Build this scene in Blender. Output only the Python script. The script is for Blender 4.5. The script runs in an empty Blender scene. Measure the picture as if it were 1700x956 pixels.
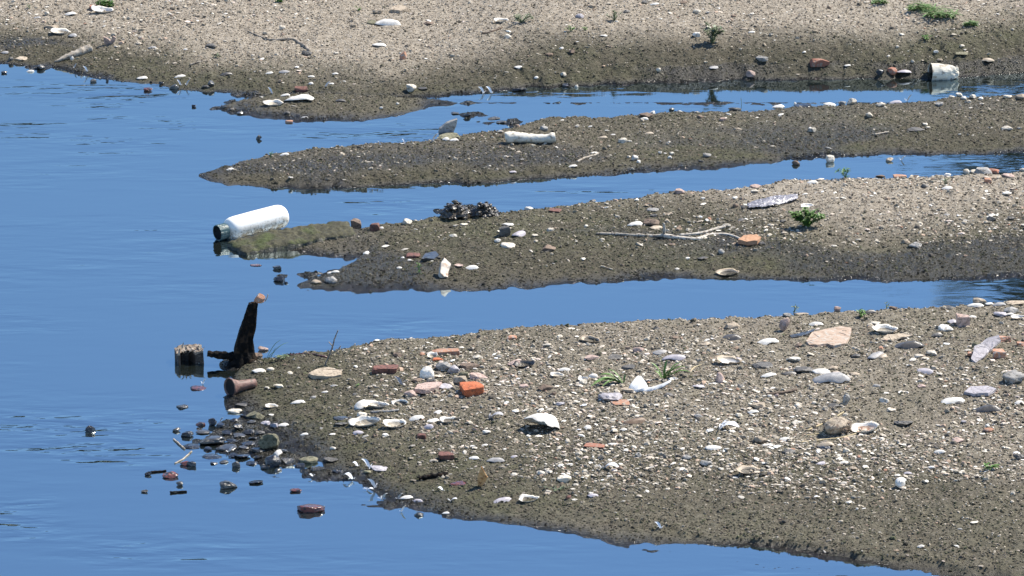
import bpy, bmesh, math, random
import numpy as np
from mathutils import Vector, Matrix, Euler, noise as mnoise

S = bpy.context.scene
COL = S.collection
R = math.radians

# ------------------------------------------------------------------ camera
CAM_H, PITCH, FPX = 4.686, R(16), 8020.0          # height of the viewer, downward tilt, focal length in photo pixels
cam_d = bpy.data.cameras.new('camera')
cam = bpy.data.objects.new('camera', cam_d); COL.objects.link(cam)
cam.location = (0, 0, CAM_H); cam.rotation_euler = (R(90) - PITCH, 0, 0)
cam_d.sensor_width = 36; cam_d.lens = 36 * FPX / 1700
cam_d.clip_start = 0.5; cam_d.clip_end = 3000
S.camera = cam

# ------------------------------------------------------------------ sky and sun
SUN_EL, SUN_AZ = R(52), R(60)                     # ahead of the viewer and to the right
w = bpy.data.worlds.new('World'); S.world = w; w.use_nodes = True
nt = w.node_tree; nt.nodes.clear()
sky = nt.nodes.new('ShaderNodeTexSky'); sky.sky_type = 'NISHITA'; sky.sun_disc = False
sky.sun_elevation = SUN_EL; sky.sun_rotation = SUN_AZ
sky.air_density = 1.0; sky.dust_density = 0.0; sky.ozone_density = 5.6; sky.altitude = 800
bg = nt.nodes.new('ShaderNodeBackground'); bg.inputs['Strength'].default_value = 0.125
wo = nt.nodes.new('ShaderNodeOutputWorld')
nt.links.new(sky.outputs[0], bg.inputs[0]); nt.links.new(bg.outputs[0], wo.inputs[0])
sd = bpy.data.lights.new('sun', 'SUN'); sd.energy = 5.0; sd.angle = R(0.53); sd.color = (1.0, 0.93, 0.82)
sun = bpy.data.objects.new('sun', sd); COL.objects.link(sun)
sdir = Vector((math.sin(SUN_AZ) * math.cos(SUN_EL), math.cos(SUN_AZ) * math.cos(SUN_EL), math.sin(SUN_EL)))
sun.rotation_euler = sdir.to_track_quat('Z', 'Y').to_euler(); sun.location = sdir * 30
vs = S.view_settings; vs.view_transform = 'Standard'; vs.look = 'None'; vs.exposure = 0.76; vs.gamma = 1.0

# ------------------------------------------------------------------ geometry of the view
CP, SP = math.cos(PITCH), math.sin(PITCH)
def ray(px, py):
    a = (px - 850) / FPX; b = -(py - 478) / FPX
    return Vector((a, CP + b * SP, -SP + b * CP))
def on_z(px, py, z=0.0):
    d = ray(px, py); t = (z - CAM_H) / d.z
    return Vector((d.x * t, d.y * t, z))
def on_y(px, py, Y):
    d = ray(px, py); t = Y / d.y
    return Vector((d.x * t, Y, CAM_H + d.z * t))
def mpp(p):                                        # metres per photo pixel at point p
    return (p[1] * CP + (CAM_H - p[2]) * SP) / FPX
def to_px(X, Y, Z):
    dz = Z - CAM_H
    dep = Y * CP - dz * SP; up = Y * SP + dz * CP
    return 850 + FPX * X / dep, 478 - FPX * up / dep

# ------------------------------------------------------------------ numpy noise
def _h(ix, iy, s):
    n = (ix.astype(np.int64) * 374761393 + iy.astype(np.int64) * 668265263 + s * 974634777) & 0xffffffff
    n = ((n ^ (n >> 13)) * 1274126177) & 0xffffffff
    n = ((n ^ (n >> 16)) * 2246822519) & 0xffffffff
    return ((n ^ (n >> 15)) & 0xffff) / 65535.0
def vn(x, y, s=0):
    x = np.asarray(x, float); y = np.asarray(y, float)
    ix = np.floor(x); iy = np.floor(y); fx = x - ix; fy = y - iy
    fx = fx * fx * (3 - 2 * fx); fy = fy * fy * (3 - 2 * fy)
    a = _h(ix, iy, s); b = _h(ix + 1, iy, s); c = _h(ix, iy + 1, s); d = _h(ix + 1, iy + 1, s)
    return (a + (b - a) * fx) * (1 - fy) + (c + (d - c) * fx) * fy - 0.5      # -0.5 .. 0.5
def fbm(x, y, s=0, o=3):
    t = 0; a = 1
    for k in range(o):
        t = t + a * vn(x * 2 ** k + 7.3 * k, y * 2 ** k - 3.1 * k, s + k); a *= .5
    return t
def sst(a, b, x):
    t = np.clip((x - a) / (b - a), 0, 1); return t * t * (3 - 2 * t)

# ------------------------------------------------------------------ terrain
def curve(pts, z=0.0, push=0.0):
    P = [on_z(p[0], p[1], z) for p in pts]
    P.sort(key=lambda q: q.x)
    return np.array([q.x for q in P]), np.array([q.y + push for q in P])
class Bank:
    def __init__(s, front, back, H, w1, dry, bs=0.55):
        s.fx, s.fy = curve(front)
        s.Hx = np.array([on_z(p[0], 400).x for p in H]); s.Hv = np.array([p[1] for p in H])
        s.w1 = w1 if isinstance(w1, float) else None; s.dry = dry; s.bs = bs
        s.Wv = np.array([p[2] if len(p) > 2 else w1 for p in H], float)
        if back:
            xs = []; ys = []
            for (px, py) in back:
                c = 0.0
                for _ in range(6):                 # crest height and back shore found together
                    q = on_z(px, py, c); hh = np.interp(q.x, s.Hx, s.Hv)
                    df = max(q.y - np.interp(q.x, s.fx, s.fy), 0)
                    c = hh * (1 - math.exp(-df / float(np.interp(q.x, s.Hx, s.Wv))))
                xs.append(q.x); ys.append(q.y + c / bs)
            o = np.argsort(xs); s.bx = np.array(xs)[o]; s.by = np.array(ys)[o]
        else: s.bx = None
        s.tip = s.fx[0] if back else None
    def ev(s, X, Y, wob):
        df = Y - np.interp(X, s.fx, s.fy) + wob
        H = np.interp(X, s.Hx, s.Hv)
        up = H * (1 - np.exp(-np.maximum(df, 0) / np.interp(X, s.Hx, s.Wv)))
        h = np.where(df > 0, up, df * 0.22)
        if s.bx is None: h = h + 0.012 * np.clip(df - .5, 0, 30)
        d = df
        if s.bx is not None:
            db = (np.interp(X, s.bx, s.by) - Y) + wob * .5
            h = np.minimum(h, db * s.bs)
            h = np.minimum(h, (X - s.tip + wob) * 0.30)
            d = np.minimum(df, db + 10)
        return h, df
BANKS = {
 'A': Bank([(-3000, 60), (-600, 78), (-100, 98), (0, 106), (90, 114), (150, 128), (240, 139), (330, 150), (372, 153), (440, 161), (540, 164), (640, 167), (700, 163),
            (770, 156), (850, 148), (960, 144), (1060, 139), (1200, 134), (1400, 130), (1560, 129), (1700, 120), (2400, 118), (5000, 100)],
           None, [(-2000, .10), (300, .10), (700, .10, .5), (900, .16, .28), (1700, .17, .26)], .55, 1.0),
 'S': Bank([(366, 180), (385, 190), (430, 196), (480, 199), (560, 200), (620, 198), (670, 190), (700, 180), (760, 172)],
           [(366, 178), (400, 166), (450, 158), (540, 155), (640, 158), (700, 162), (760, 170)], [(366, .02), (450, .035), (600, .03), (700, .012), (760, .004)], .25, .1),
 'B': Bank([(330, 293), (350, 302), (380, 308), (450, 313), (550, 313), (640, 308), (700, 305), (800, 302), (900, 297), (960, 293), (1060, 287), (1170, 281), (1275, 271),
            (1400, 263), (1500, 260), (1700, 255), (2200, 245), (5000, 200)],
           [(330, 291), (400, 268), (480, 250), (560, 243), (640, 237), (700, 235), (760, 226), (830, 216), (870, 205), (900, 196), (960, 193), (1050, 190), (1150, 187), (1275, 182),
            (1400, 174), (1500, 170), (1560, 165), (1700, 156), (2200, 140), (5000, 90)], [(330, .025), (450, .045, .09), (900, .045, .09), (1000, .035, .2), (1700, .04)], .22, .12),
 'C': Bank([(488, 478), (540, 483), (640, 484), (720, 483), (800, 480), (850, 477), (960, 472), (1060, 466), (1200, 464), (1400, 467), (1600, 467), (1700, 462), (2200, 452), (5000, 400)],
           [(488, 475), (520, 460), (560, 447), (590, 432), (620, 405), (640, 380), (655, 371), (730, 362), (830, 350), (900, 345), (1000, 335), (1120, 320), (1240, 310), (1320, 300),
            (1420, 295), (1560, 292), (1700, 285), (2200, 262), (5000, 200)], [(480, .018), (560, .02), (640, .04), (800, .06), (1100, .085), (1400, .10), (1700, .10)], .55, .8),
 'P': Bank([(450, 414), (500, 423), (560, 427), (640, 430), (700, 430)],
           [(450, 408), (500, 392), (575, 380), (650, 372), (700, 368)], [(450, .015), (560, .03), (700, .035)], .15, .15),
 'D': Bank([(376, 664), (395, 684), (430, 706), (480, 750), (560, 788), (620, 822), (680, 850), (740, 862), (850, 873), (950, 889), (1060, 908), (1140, 921), (1275, 940), (1400, 958),
            (1700, 1000), (2400, 1080), (5000, 1300)],
           [(376, 656), (385, 625), (405, 608), (430, 600), (480, 590), (540, 583), (600, 575), (640, 567), (700, 562), (780, 552), (850, 545), (960, 540), (1060, 535), (1140, 532),
            (1300, 520), (1400, 515), (1500, 512), (1600, 505), (1700, 497), (2400, 440), (5000, 300)], [(376, .015), (440, .03), (600, .05), (900, .075), (1300, .09), (1700, .09)], .8, .7),
}
LOW = [(400, 712, 48, 18, .013), (445, 740, 62, 20, .014), (350, 728, 34, 12, .006), (470, 762, 60, 14, .010), (372, 745, 40, 10, .006), (520, 785, 50, 10, .008), (405, 668, 30, 14, .010), (395, 604, 30, 10, .012),
       (545, 455, 60, 13, .010), (600, 425, 50, 12, .010), (470, 458, 30, 6, .004), (800, 190, 55, 7, .008), (850, 203, 60, 8, .010), (760, 172, 60, 5, .005), (420, 158, 50, 7, .010), (500, 160, 90, 6, .012),
       (690, 160, 40, 5, .006), (380, 170, 26, 5, .006), (600, 790, 60, 12, .010), (660, 832, 60, 10, .008), (60, 112, 60, 5, .008), (200, 128, 70, 5, .007), 
       (420, 410, 24, 8, .004), (350, 290, 26, 6, .008), (770, 350, 60, 9, .012)]                # low wet mud patches along the margins
def terrain(X, Y, full=False, fine=True):
    X = np.asarray(X, float); Y = np.asarray(Y, float)
    wob = 0.05 * fbm(X * 2.2, Y * 1.2, 3, 3) + 0.045 * vn(X * 13, Y * 8, 9) + 0.03 * vn(X * 37, Y * 22, 10)
    h = np.full(X.shape, -0.30); dry = np.zeros(X.shape); df0 = np.full(X.shape, -9.0)
    for k, b in BANKS.items():
        hb, df = b.ev(X, Y, wob)
        if k == 'D':
            px, py = to_px(X, Y, hb)
            m = sst(1000, 1180, px)
            hb = hb - 0.014 * m * (1 - sst(0.17, 0.195, df + .04 * vn(X * 6, Y * 6, 41))) * sst(0, .03, df) \
                 - 0.010 * m * sst(.17, .2, df) * (1 - sst(.2, .6, df)) * 0
            dd = sst(.45, 1.35, df + .5 * fbm(X * 1.5, Y * 1.5, 5)) * (0.30 + .28 * sst(500, 1100, px) + .22 * fbm(X * 2.5, Y * 2, 77, 3)); dd = np.maximum(dd, .16 * sst(700, 1000, px))
        elif k == 'A': dd = sst(.12, .62, df + .35 * fbm(X * 1.3, Y * 1.3, 6))
        elif k == 'C':
            px, py = to_px(X, Y, hb)
            dd = sst(.3, 1.0, df + .4 * fbm(X * 1.5, Y * 1.5, 7)) * (0.12 + .88 * sst(850, 1300, px))
        elif k == 'B':
            dd = sst(.1, .5, df + .4 * fbm(X * 2, Y * 2, 8)) * .10
        else: dd = np.full(X.shape, .08)
        t = hb > h
        h = np.where(t, hb, h); dry = np.where(t, dd, dry); df0 = np.where(t, df, df0)
    shp = h.shape; h = h.ravel().copy(); dry = dry.ravel().copy(); df0 = df0.ravel().copy(); Xr = X.ravel(); Yr = Y.ravel()
    for (bx, by, rx, ry, top) in LOW:
        c = on_z(bx, by, 0); k = rx / 472.0; q = ((Xr - c.x) / k) ** 2 + ((Yr - c.y) / (ry / 128.0)) ** 2
        m = np.nonzero((q < 3) & (h < .03))[0]
        if not len(m): continue
        x_, y_ = Xr[m], Yr[m]
        hb = top * (1 - q[m]) + .014 * fbm(x_ * 22, y_ * 14, 61, 3) - .004
        t = hb > h[m]; mm = m[t]; h[mm] = hb[t]; dry[mm] = -1; df0[mm] = 0
    h = h.reshape(shp); dry = dry.reshape(shp); df0 = df0.reshape(shp)
    land = sst(-.02, .03, h)
    h = h + land * (0.012 * fbm(X * 5, Y * 4, 11, 2)) * sst(.0, .04, h)
    if fine:
        amp = (0.25 + .75 * sst(.003, .02, h))
        h = h + amp * (0.007 * vn(X * 28, Y * 24, 21) + 0.006 * vn(X * 62, Y * 52, 22) + 0.003 * vn(X * 120, Y * 90, 23))
    if full: return h, dry, df0
    return h
def ground(px, py):                                # first point of land or water met by the line of sight
    d = ray(px, py)
    t = np.linspace((.45 - CAM_H) / d.z, (-.02 - CAM_H) / d.z, 700)
    x = d.x * t; y = d.y * t; z = CAM_H + d.z * t
    h = np.maximum(terrain(x, y, fine=False), 0.0)
    i = int(np.argmax(z <= h)) if (z <= h).any() else len(t) - 1
    return Vector((x[i], y[i], max(h[i], 0)))

# ------------------------------------------------------------------ object helpers
def tag(o, label=None, cat=None, group=None, kind=None):
    if label: o['label'] = label
    if cat: o['category'] = cat
    if group: o['group'] = group
    if kind: o['kind'] = kind
    return o
def mesh_obj(name, verts, faces, mats, loc=(0, 0, 0), parent=None, smooth=True, midx=None, rot=None):
    me = bpy.data.meshes.new(name); me.from_pydata([tuple(v) for v in verts], [], faces); me.update()
    for m in (mats if isinstance(mats, (list, tuple)) else [mats]): me.materials.append(m)
    if midx is not None: me.polygons.foreach_set('material_index', midx)
    me.polygons.foreach_set('use_smooth', [smooth] * len(me.polygons))
    o = bpy.data.objects.new(name, me); COL.objects.link(o); o.location = loc
    if rot is not None: o.rotation_euler = rot
    if parent: o.parent = parent
    return o
def empty(name, loc, label, cat, group=None):
    o = bpy.data.objects.new(name, None); COL.objects.link(o); o.location = loc; o.empty_display_size = .05
    return tag(o, label, cat, group)
def np_mesh(name, V, F, mat, color=None, smooth=False):
    me = bpy.data.meshes.new(name); n = F.shape[1]
    me.vertices.add(len(V)); me.vertices.foreach_set('co', V.astype(np.float32).ravel())
    me.loops.add(F.size); me.loops.foreach_set('vertex_index', F.astype(np.int32).ravel())
    me.polygons.add(len(F)); me.polygons.foreach_set('loop_start', np.arange(0, F.size, n, dtype=np.int32))
    me.update(calc_edges=True)
    me.polygons.foreach_set('use_smooth', [smooth] * len(F))
    if color is not None:
        a = me.attributes.new('tint', 'FLOAT_COLOR', 'POINT')
        a.data.foreach_set('color', np.c_[color, np.ones(len(color))].astype(np.float32).ravel())
    me.materials.append(mat)
    o = bpy.data.objects.new(name, me); COL.objects.link(o); return o

# ------------------------------------------------------------------ materials
def nodes(name):
    m = bpy.data.materials.new(name); m.use_nodes = True
    t = m.node_tree; b = t.nodes['Principled BSDF']; return m, t, b
def N(t, typ, **kw):
    n = t.nodes.new(typ)
    for k, v in kw.items():
        if k.startswith('i_'): n.inputs[k[2:].replace('_', ' ')].default_value = v
        else: setattr(n, k, v)
    return n
def ramp(t, src, stops):
    r = t.nodes.new('ShaderNodeValToRGB'); cr = r.color_ramp
    while len(cr.elements) < len(stops): cr.elements.new(.5)
    for e, (p, c) in zip(cr.elements, stops): e.position = p; e.color = (*c, 1) if len(c) == 3 else c
    t.links.new(src, r.inputs[0]); return r.outputs[0]
def obj_coord(t):
    tc = N(t, 'ShaderNodeTexCoord'); oi = N(t, 'ShaderNodeObjectInfo')
    mu = N(t, 'ShaderNodeMath', operation='MULTIPLY'); mu.inputs[1].default_value = 37.0
    t.links.new(oi.outputs['Random'], mu.inputs[0])
    ad = N(t, 'ShaderNodeVectorMath', operation='ADD')
    t.links.new(tc.outputs['Object'], ad.inputs[0]); t.links.new(mu.outputs[0], ad.inputs[1])
    return ad.outputs[0], oi.outputs['Random']
def mat(name, c1, c2, rough=.75, scale=60, bump=.5, spot=None, spotamt=.35, wet=0.0, var=.25, bd=.003, sheen=None):
    m, t, b = nodes(name); co, rnd = obj_coord(t)
    n1 = N(t, 'ShaderNodeTexNoise', i_Scale=scale, i_Detail=5.0, i_Roughness=.65); t.links.new(co, n1.inputs['Vector'])
    col = ramp(t, n1.outputs['Fac'], [(.32, c1), (.68, c2)])
    if spot:
        n2 = N(t, 'ShaderNodeTexNoise', i_Scale=scale * 1.7, i_Detail=3.0); t.links.new(co, n2.inputs['Vector'])
        f = ramp(t, n2.outputs['Fac'], [(.62 - spotamt * .3, (0, 0, 0)), (.72 - spotamt * .25, (1, 1, 1))])
        mx = N(t, 'ShaderNodeMix', data_type='RGBA'); t.links.new(f, mx.inputs['Factor']); t.links.new(col, mx.inputs['A'])
        mx.inputs['B'].default_value = (*spot, 1); col = mx.outputs['Result']
    hs = N(t, 'ShaderNodeHueSaturation'); mr = N(t, 'ShaderNodeMapRange')
    mr.inputs['To Min'].default_value = 1 - var; mr.inputs['To Max'].default_value = 1 + var * .6
    t.links.new(rnd, mr.inputs['Value']); t.links.new(mr.outputs[0], hs.inputs['Value']); t.links.new(col, hs.inputs['Color'])
    t.links.new(hs.outputs[0], b.inputs['Base Color'])
    b.inputs['Roughness'].default_value = rough
    if wet: b.inputs['Coat Weight'].default_value = wet; b.inputs['Coat Roughness'].default_value = .12
    n3 = N(t, 'ShaderNodeTexNoise', i_Scale=scale * 3.2, i_Detail=4.0); t.links.new(co, n3.inputs['Vector'])
    bp = N(t, 'ShaderNodeBump', i_Strength=bump, i_Distance=bd); t.links.new(n3.outputs['Fac'], bp.inputs['Height'])
    t.links.new(bp.outputs[0], b.inputs['Normal'])
    return m
M = {
 'W': mat('white_stone', (.62, .58, .50), (.82, .79, .72), .6, 70, .4, (.40, .33, .24), .25),
 'C': mat('cream_stone', (.48, .43, .34), (.68, .62, .52), .7, 60, .5, (.30, .25, .18), .3),
 'G': mat('grey_stone', (.22, .215, .20), (.38, .36, .33), .75, 60, .6, (.14, .13, .11), .3),
 'L': mat('lavender_grey_stone', (.30, .28, .29), (.48, .45, .47), .6, 50, .4, (.22, .2, .2), .25),
 'D': mat('dark_stone', (.05, .048, .045), (.13, .12, .105), .55, 60, .7, (.2, .18, .15), .15),
 'K': mat('black_wet_stone', (.008, .008, .009), (.030, .029, .027), .25, 45, .9, (.10, .09, .07), .12, wet=.7),
 'V': mat('wet_grey_stone', (.030, .028, .025), (.10, .095, .08), .3, 55, .8, (.03, .03, .03), .3, wet=.6),
 'T': mat('tan_stone', (.28, .23, .16), (.45, .37, .28), .8, 60, .6, (.18, .14, .1), .3),
 'P': mat('pink_stone', (.36, .24, .19), (.55, .42, .36), .8, 55, .5, (.26, .2, .17), .35),
 'O': mat('orange_brick', (.42, .10, .035), (.56, .17, .07), .85, 60, .6, (.28, .09, .04), .25),
 'B': mat('faded_brick', (.36, .17, .10), (.50, .27, .17), .85, 60, .6, (.38, .32, .27), .35),
 'U': mat('dull_red_brick', (.26, .10, .06), (.38, .17, .11), .85, 60, .6, (.30, .22, .17), .3),
 'R': mat('dark_red_brick', (.11, .045, .032), (.21, .09, .065), .7, 55, .8, (.06, .03, .022), .35),
 'Q': mat('wet_red_stone', (.10, .03, .025), (.20, .07, .05), .25, 50, .6, (.04, .035, .03), .45, wet=.6),
 'N': mat('brown_stone', (.12, .085, .06), (.24, .17, .12), .8, 55, .7, (.07, .05, .04), .3),
 'E': mat('olive_stone', (.12, .115, .07), (.24, .22, .14), .85, 60, .8, (.07, .07, .04), .35),
 'A': mat('amber_leaf', (.45, .22, .07), (.62, .38, .18), .7, 60, .3, (.25, .11, .04), .35),
}
CW = {'W': 'white', 'C': 'cream', 'G': 'grey', 'L': 'lavender-grey', 'D': 'dark grey', 'K': 'black wet', 'V': 'wet grey', 'T': 'tan', 'P': 'pinkish',
      'O': 'orange', 'U': 'dull red', 'B': 'faded orange', 'R': 'dark red', 'Q': 'wet reddish', 'N': 'brown', 'E': 'olive', 'A': 'amber'}
def shell_mat(name, c1, c2, ring, rough=.5, coat=0.0):
    m, t, b = nodes(name); co, rnd = obj_coord(t)
    tc = N(t, 'ShaderNodeTexCoord')
    mp = N(t, 'ShaderNodeMapping'); mp.inputs['Location'].default_value = (.03, 0, 0); mp.inputs['Scale'].default_value = (1, 1.7, 1)
    t.links.new(tc.outputs['Object'], mp.inputs['Vector'])
    wv = N(t, 'ShaderNodeTexWave', wave_type='RINGS', rings_direction='SPHERICAL', i_Scale=95.0, i_Distortion=3.0, i_Detail=2.0)
    t.links.new(mp.outputs[0], wv.inputs['Vector'])
    n1 = N(t, 'ShaderNodeTexNoise', i_Scale=70.0, i_Detail=5.0, i_Roughness=.7); t.links.new(co, n1.inputs['Vector'])
    col = ramp(t, n1.outputs['Fac'], [(.35, c1), (.65, c2)])
    mx = N(t, 'ShaderNodeMix', data_type='RGBA')
    mul = N(t, 'ShaderNodeMath', operation='MULTIPLY'); mul.inputs[1].default_value = .45
    t.links.new(wv.outputs['Fac'], mul.inputs[0]); t.links.new(mul.outputs[0], mx.inputs['Factor'])
    t.links.new(col, mx.inputs['A']); mx.inputs['B'].default_value = (*ring, 1)
    t.links.new(mx.outputs['Result'], b.inputs['Base Color']); b.inputs['Roughness'].default_value = rough
    b.inputs['Coat Weight'].default_value = coat
    bp = N(t, 'ShaderNodeBump', i_Strength=.35, i_Distance=.001); t.links.new(wv.outputs['Fac'], bp.inputs['Height'])
    t.links.new(bp.outputs[0], b.inputs['Normal'])
    return m
SH = {
 'W': shell_mat('bleached_shell', (.62, .58, .50), (.86, .84, .78), (.50, .44, .36)),
 'G': shell_mat('grey_shell', (.28, .27, .26), (.46, .45, .43), (.2, .18, .16)),
 'L': shell_mat('lavender_shell', (.38, .35, .37), (.58, .54, .56), (.3, .26, .26)),
 'D': shell_mat('dark_shell', (.035, .032, .028), (.10, .09, .075), (.16, .14, .12), .35, .3),
 'T': shell_mat('tan_shell', (.36, .29, .20), (.56, .47, .35), (.25, .18, .12)),
 'N': shell_mat('brown_shell', (.14, .09, .05), (.28, .19, .12), (.09, .06, .04)),
}
NACRE = mat('shell_lining', (.60, .56, .49), (.84, .81, .77), .4, 50, .2, (.34, .27, .19), .35, wet=.2)
DARKIN = mat('mud_and_shade_lining', (.05, .045, .035), (.12, .10, .075), .7, 60, .6, (.2, .17, .12), .2)  # dark mud colour that also paints the shading of the hollow
MUDSHADE = mat('silt_and_shade_lining', (.24, .20, .14), (.50, .45, .36), .75, 50, .5, (.60, .56, .48), .25)  # brown mud colour, doubling as painted shading inside the rim
AMBIN = mat('stained_lining', (.40, .25, .15), (.68, .58, .48), .5, 35, .2, (.25, .12, .07), .3)
FEATH = mat('feather_vane', (.62, .64, .66), (.85, .86, .88), .6, 60, .3)
FEATHG = mat('grey_feather_vane', (.26, .26, .28), (.45, .45, .47), .6, 60, .3)
WOOD = mat('bleached_wood', (.30, .26, .20), (.52, .46, .38), .85, 50, .7, (.18, .14, .10), .3)
TWIG = mat('weathered_twig', (.20, .165, .125), (.42, .37, .30), .85, 60, .6, (.09, .07, .05), .3)
BLACKW = mat('waterlogged_shaded_wood', (.003, .003, .003), (.009, .008, .007), .75, 28, .9, (.042, .027, .017), .30, wet=0, bd=.006)  # near-black colour also carries the shade on the stump's front
BLACKW.node_tree.nodes['Principled BSDF'].inputs['Specular IOR Level'].default_value = .12
PALEB = mat('pale_branch_bark', (.36, .32, .26), (.62, .57, .49), .8, 60, .5, (.16, .12, .09), .3)
STRAW = mat('dry_straw', (.42, .33, .18), (.6, .5, .3), .8, 60, .3)
def leaf_mat(name, c1, c2):
    m = mat(name, c1, c2, .55, 40, .2, var=.1); b = m.node_tree.nodes['Principled BSDF']
    b.inputs['Subsurface Weight'].default_value = 0.0
    return m
GREEN = leaf_mat('fresh_green_leaf', (.06, .14, .025), (.14, .27, .05))
GRASS = leaf_mat('grass_blade', (.07, .15, .035), (.16, .28, .07))
SAGE = leaf_mat('grey_green_leaf', (.10, .14, .07), (.20, .24, .13))
# ------------------------------------------------------------------ ground sheet
def axis(lo, hi, step, far, g=1.35):
    a = list(np.arange(lo, hi + step / 2, step)); s = step; x = lo; left = []
    while x > far[0]: s *= g; x -= s; left.append(x)
    s = step; x = a[-1]; right = []
    while x < far[1]: s *= g; x += s; right.append(x)
    return np.array(left[::-1] + a + right)
gx = axis(-2.75, 2.75, .0075, (-400, 400)); gy = axis(13.2, 21.9, .0125, (-120, 900))
GX, GY = np.meshgrid(gx, gy)
GH, GD, GF = terrain(GX, GY, full=True); LOWM = (GD < -.5); GD = np.clip(GD, 0, 1)
nx, ny = len(gx), len(gy)
V = np.c_[GX.ravel(), GY.ravel(), GH.ravel()]
ii = (np.arange(ny - 1)[:, None] * nx + np.arange(nx - 1)[None, :]).ravel()
F = np.c_[ii, ii + 1, ii + nx + 1, ii + nx]
gm, t, b = nodes('river_mud_and_silt')
geo = N(t, 'ShaderNodeNewGeometry'); pos = geo.outputs['Position']
def gnoise(scale, detail=4.0, rough=.6, sc=(1, 1, 1)):
    mp = N(t, 'ShaderNodeMapping'); mp.inputs['Scale'].default_value = sc; t.links.new(pos, mp.inputs['Vector'])
    n = N(t, 'ShaderNodeTexNoise', i_Scale=scale, i_Detail=detail, i_Roughness=rough); t.links.new(mp.outputs[0], n.inputs['Vector']); return n.outputs['Fac']
def mixc(f, a, bb):
    mx = N(t, 'ShaderNodeMix', data_type='RGBA')
    for s, v in (('Factor', f), ('A', a), ('B', bb)):
        if isinstance(v, (tuple, float, int)): mx.inputs[s].default_value = (*v, 1) if isinstance(v, tuple) else v
        else: t.links.new(v, mx.inputs[s])
    return mx.outputs['Result']
at = N(t, 'ShaderNodeAttribute', attribute_name='soil'); sep = N(t, 'ShaderNodeSeparateColor'); t.links.new(at.outputs['Color'], sep.inputs[0])
DRY, WET, ALG = sep.outputs[0], sep.outputs[1], sep.outputs[2]
g1 = gnoise(55, 6, .7); g2 = gnoise(9, 4, .6); g3 = gnoise(190, 3, .6)
dryc = ramp(t, g1, [(.30, (.16, .132, .097)), (.50, (.32, .275, .212)), (.70, (.49, .435, .35))])
mudc = ramp(t, g1, [(.30, (.040, .035, .022)), (.52, (.082, .072, .047)), (.72, (.145, .128, .09))])
algc = ramp(t, g1, [(.30, (.038, .039, .019)), (.55, (.082, .081, .042)), (.72, (.14, .135, .08))])
wetc = ramp(t, g2, [(.3, (.008, .0075, .006)), (.7, (.022, .019, .014))])
af = N(t, 'ShaderNodeMath', operation='MULTIPLY'); t.links.new(ALG, af.inputs[0]); t.links.new(ramp(t, g2, [(.35, (0, 0, 0)), (.6, (1, 1, 1))]), af.inputs[1])
c = mixc(af.outputs[0], mudc, algc); c = mixc(DRY, c, dryc)
sp_ = ramp(t, g3, [(.66, (0, 0, 0)), (.74, (1, 1, 1))]); c = mixc(sp_, c, mixc(.45, c, (.55, .50, .42)))
c = mixc(WET, c, wetc)
t.links.new(c, b.inputs['Base Color'])
rr = N(t, 'ShaderNodeMapRange'); rr.inputs['To Min'].default_value = .92; rr.inputs['To Max'].default_value = .10
t.links.new(WET, rr.inputs['Value']); t.links.new(rr.outputs[0], b.inputs['Roughness'])
b.inputs['Specular IOR Level'].default_value = .35
bs = N(t, 'ShaderNodeMapRange'); bs.inputs['To Min'].default_value = 1.0; bs.inputs['To Max'].default_value = .8; t.links.new(WET, bs.inputs['Value'])
bp = N(t, 'ShaderNodeBump', i_Distance=.016); t.links.new(g1, bp.inputs['Height']); t.links.new(bs.outputs[0], bp.inputs['Strength'])
bp2 = N(t, 'ShaderNodeBump', i_Distance=.004, i_Strength=.8); t.links.new(g3, bp2.inputs['Height']); t.links.new(bp.outputs[0], bp2.inputs['Normal'])
t.links.new(bp2.outputs[0], b.inputs['Normal'])
gr = np_mesh('ground', V, F, gm, smooth=True); tag(gr, kind='structure')
wetv = 1 - sst(.001, .014, GH + .010 * fbm(GX * 4, GY * 3, 31, 3))
damp = sst(.02, .28, fbm(GX * 1.6, GY * 2.6, 35, 3)) * (1 - sst(.02, .16, GD)) * (GH < .05) * .72 * (to_px(GX, GY, GH)[1] < 500)
wetv = np.maximum(wetv, np.where(GH > 0, damp, 0))
wetv = np.where(LOWM, np.maximum(wetv, .85), wetv)
algv = np.clip(.62 + 1.6 * fbm(GX * 1.1, GY * 1.1, 33, 3), 0, 1)
a = gr.data.attributes.new('soil', 'FLOAT_COLOR', 'POINT')
a.data.foreach_set('color', np.c_[GD.ravel(), wetv.ravel(), algv.ravel(), np.ones(GD.size)].astype(np.float32).ravel())

# ------------------------------------------------------------------ water sheet
wx = axis(-2.8, 2.8, .04, (-400, 400)); wy = axis(13, 22, .05, (-120, 500))
WX, WY = np.meshgrid(wx, wy); PX, PY = to_px(WX, WY, np.zeros_like(WX))
rip = np.full(WX.shape, .17)
for (px, py, sx, sy, v) in [(700, 222, 90, 22, 1.0), (560, 215, 130, 18, .6), (620, 345, 90, 22, .9), (200, 190, 240, 60, .45), (70, 300, 120, 30, .3), (20, 850, 120, 80, 1.1),
                            (150, 730, 240, 50, .75), (350, 760, 130, 40, .35), (650, 550, 110, 40, .4), (960, 320, 160, 15, .35), (1500, 275, 120, 14, .5), (1650, 270, 90, 12, .7),
                            (1680, 495, 60, 20, .7), (250, 900, 260, 60, .5), (100, 530, 160, 60, .35), (1640, 150, 60, 14, .5)]:
    rip = np.maximum(rip, v * np.exp(-((PX - px) / sx) ** 2 - ((PY - py) / sy) ** 2))
for (px, py, sx, sy) in [(900, 505, 380, 30), (1250, 165, 230, 15)]:      # still inlets
    rip = rip * (1 - .8 * np.exp(-((PX - px) / sx) ** 2 - ((PY - py) / sy) ** 2))
wm, t, b = nodes('river_water'); t.nodes.remove(b); out = t.nodes['Material Output']
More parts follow.
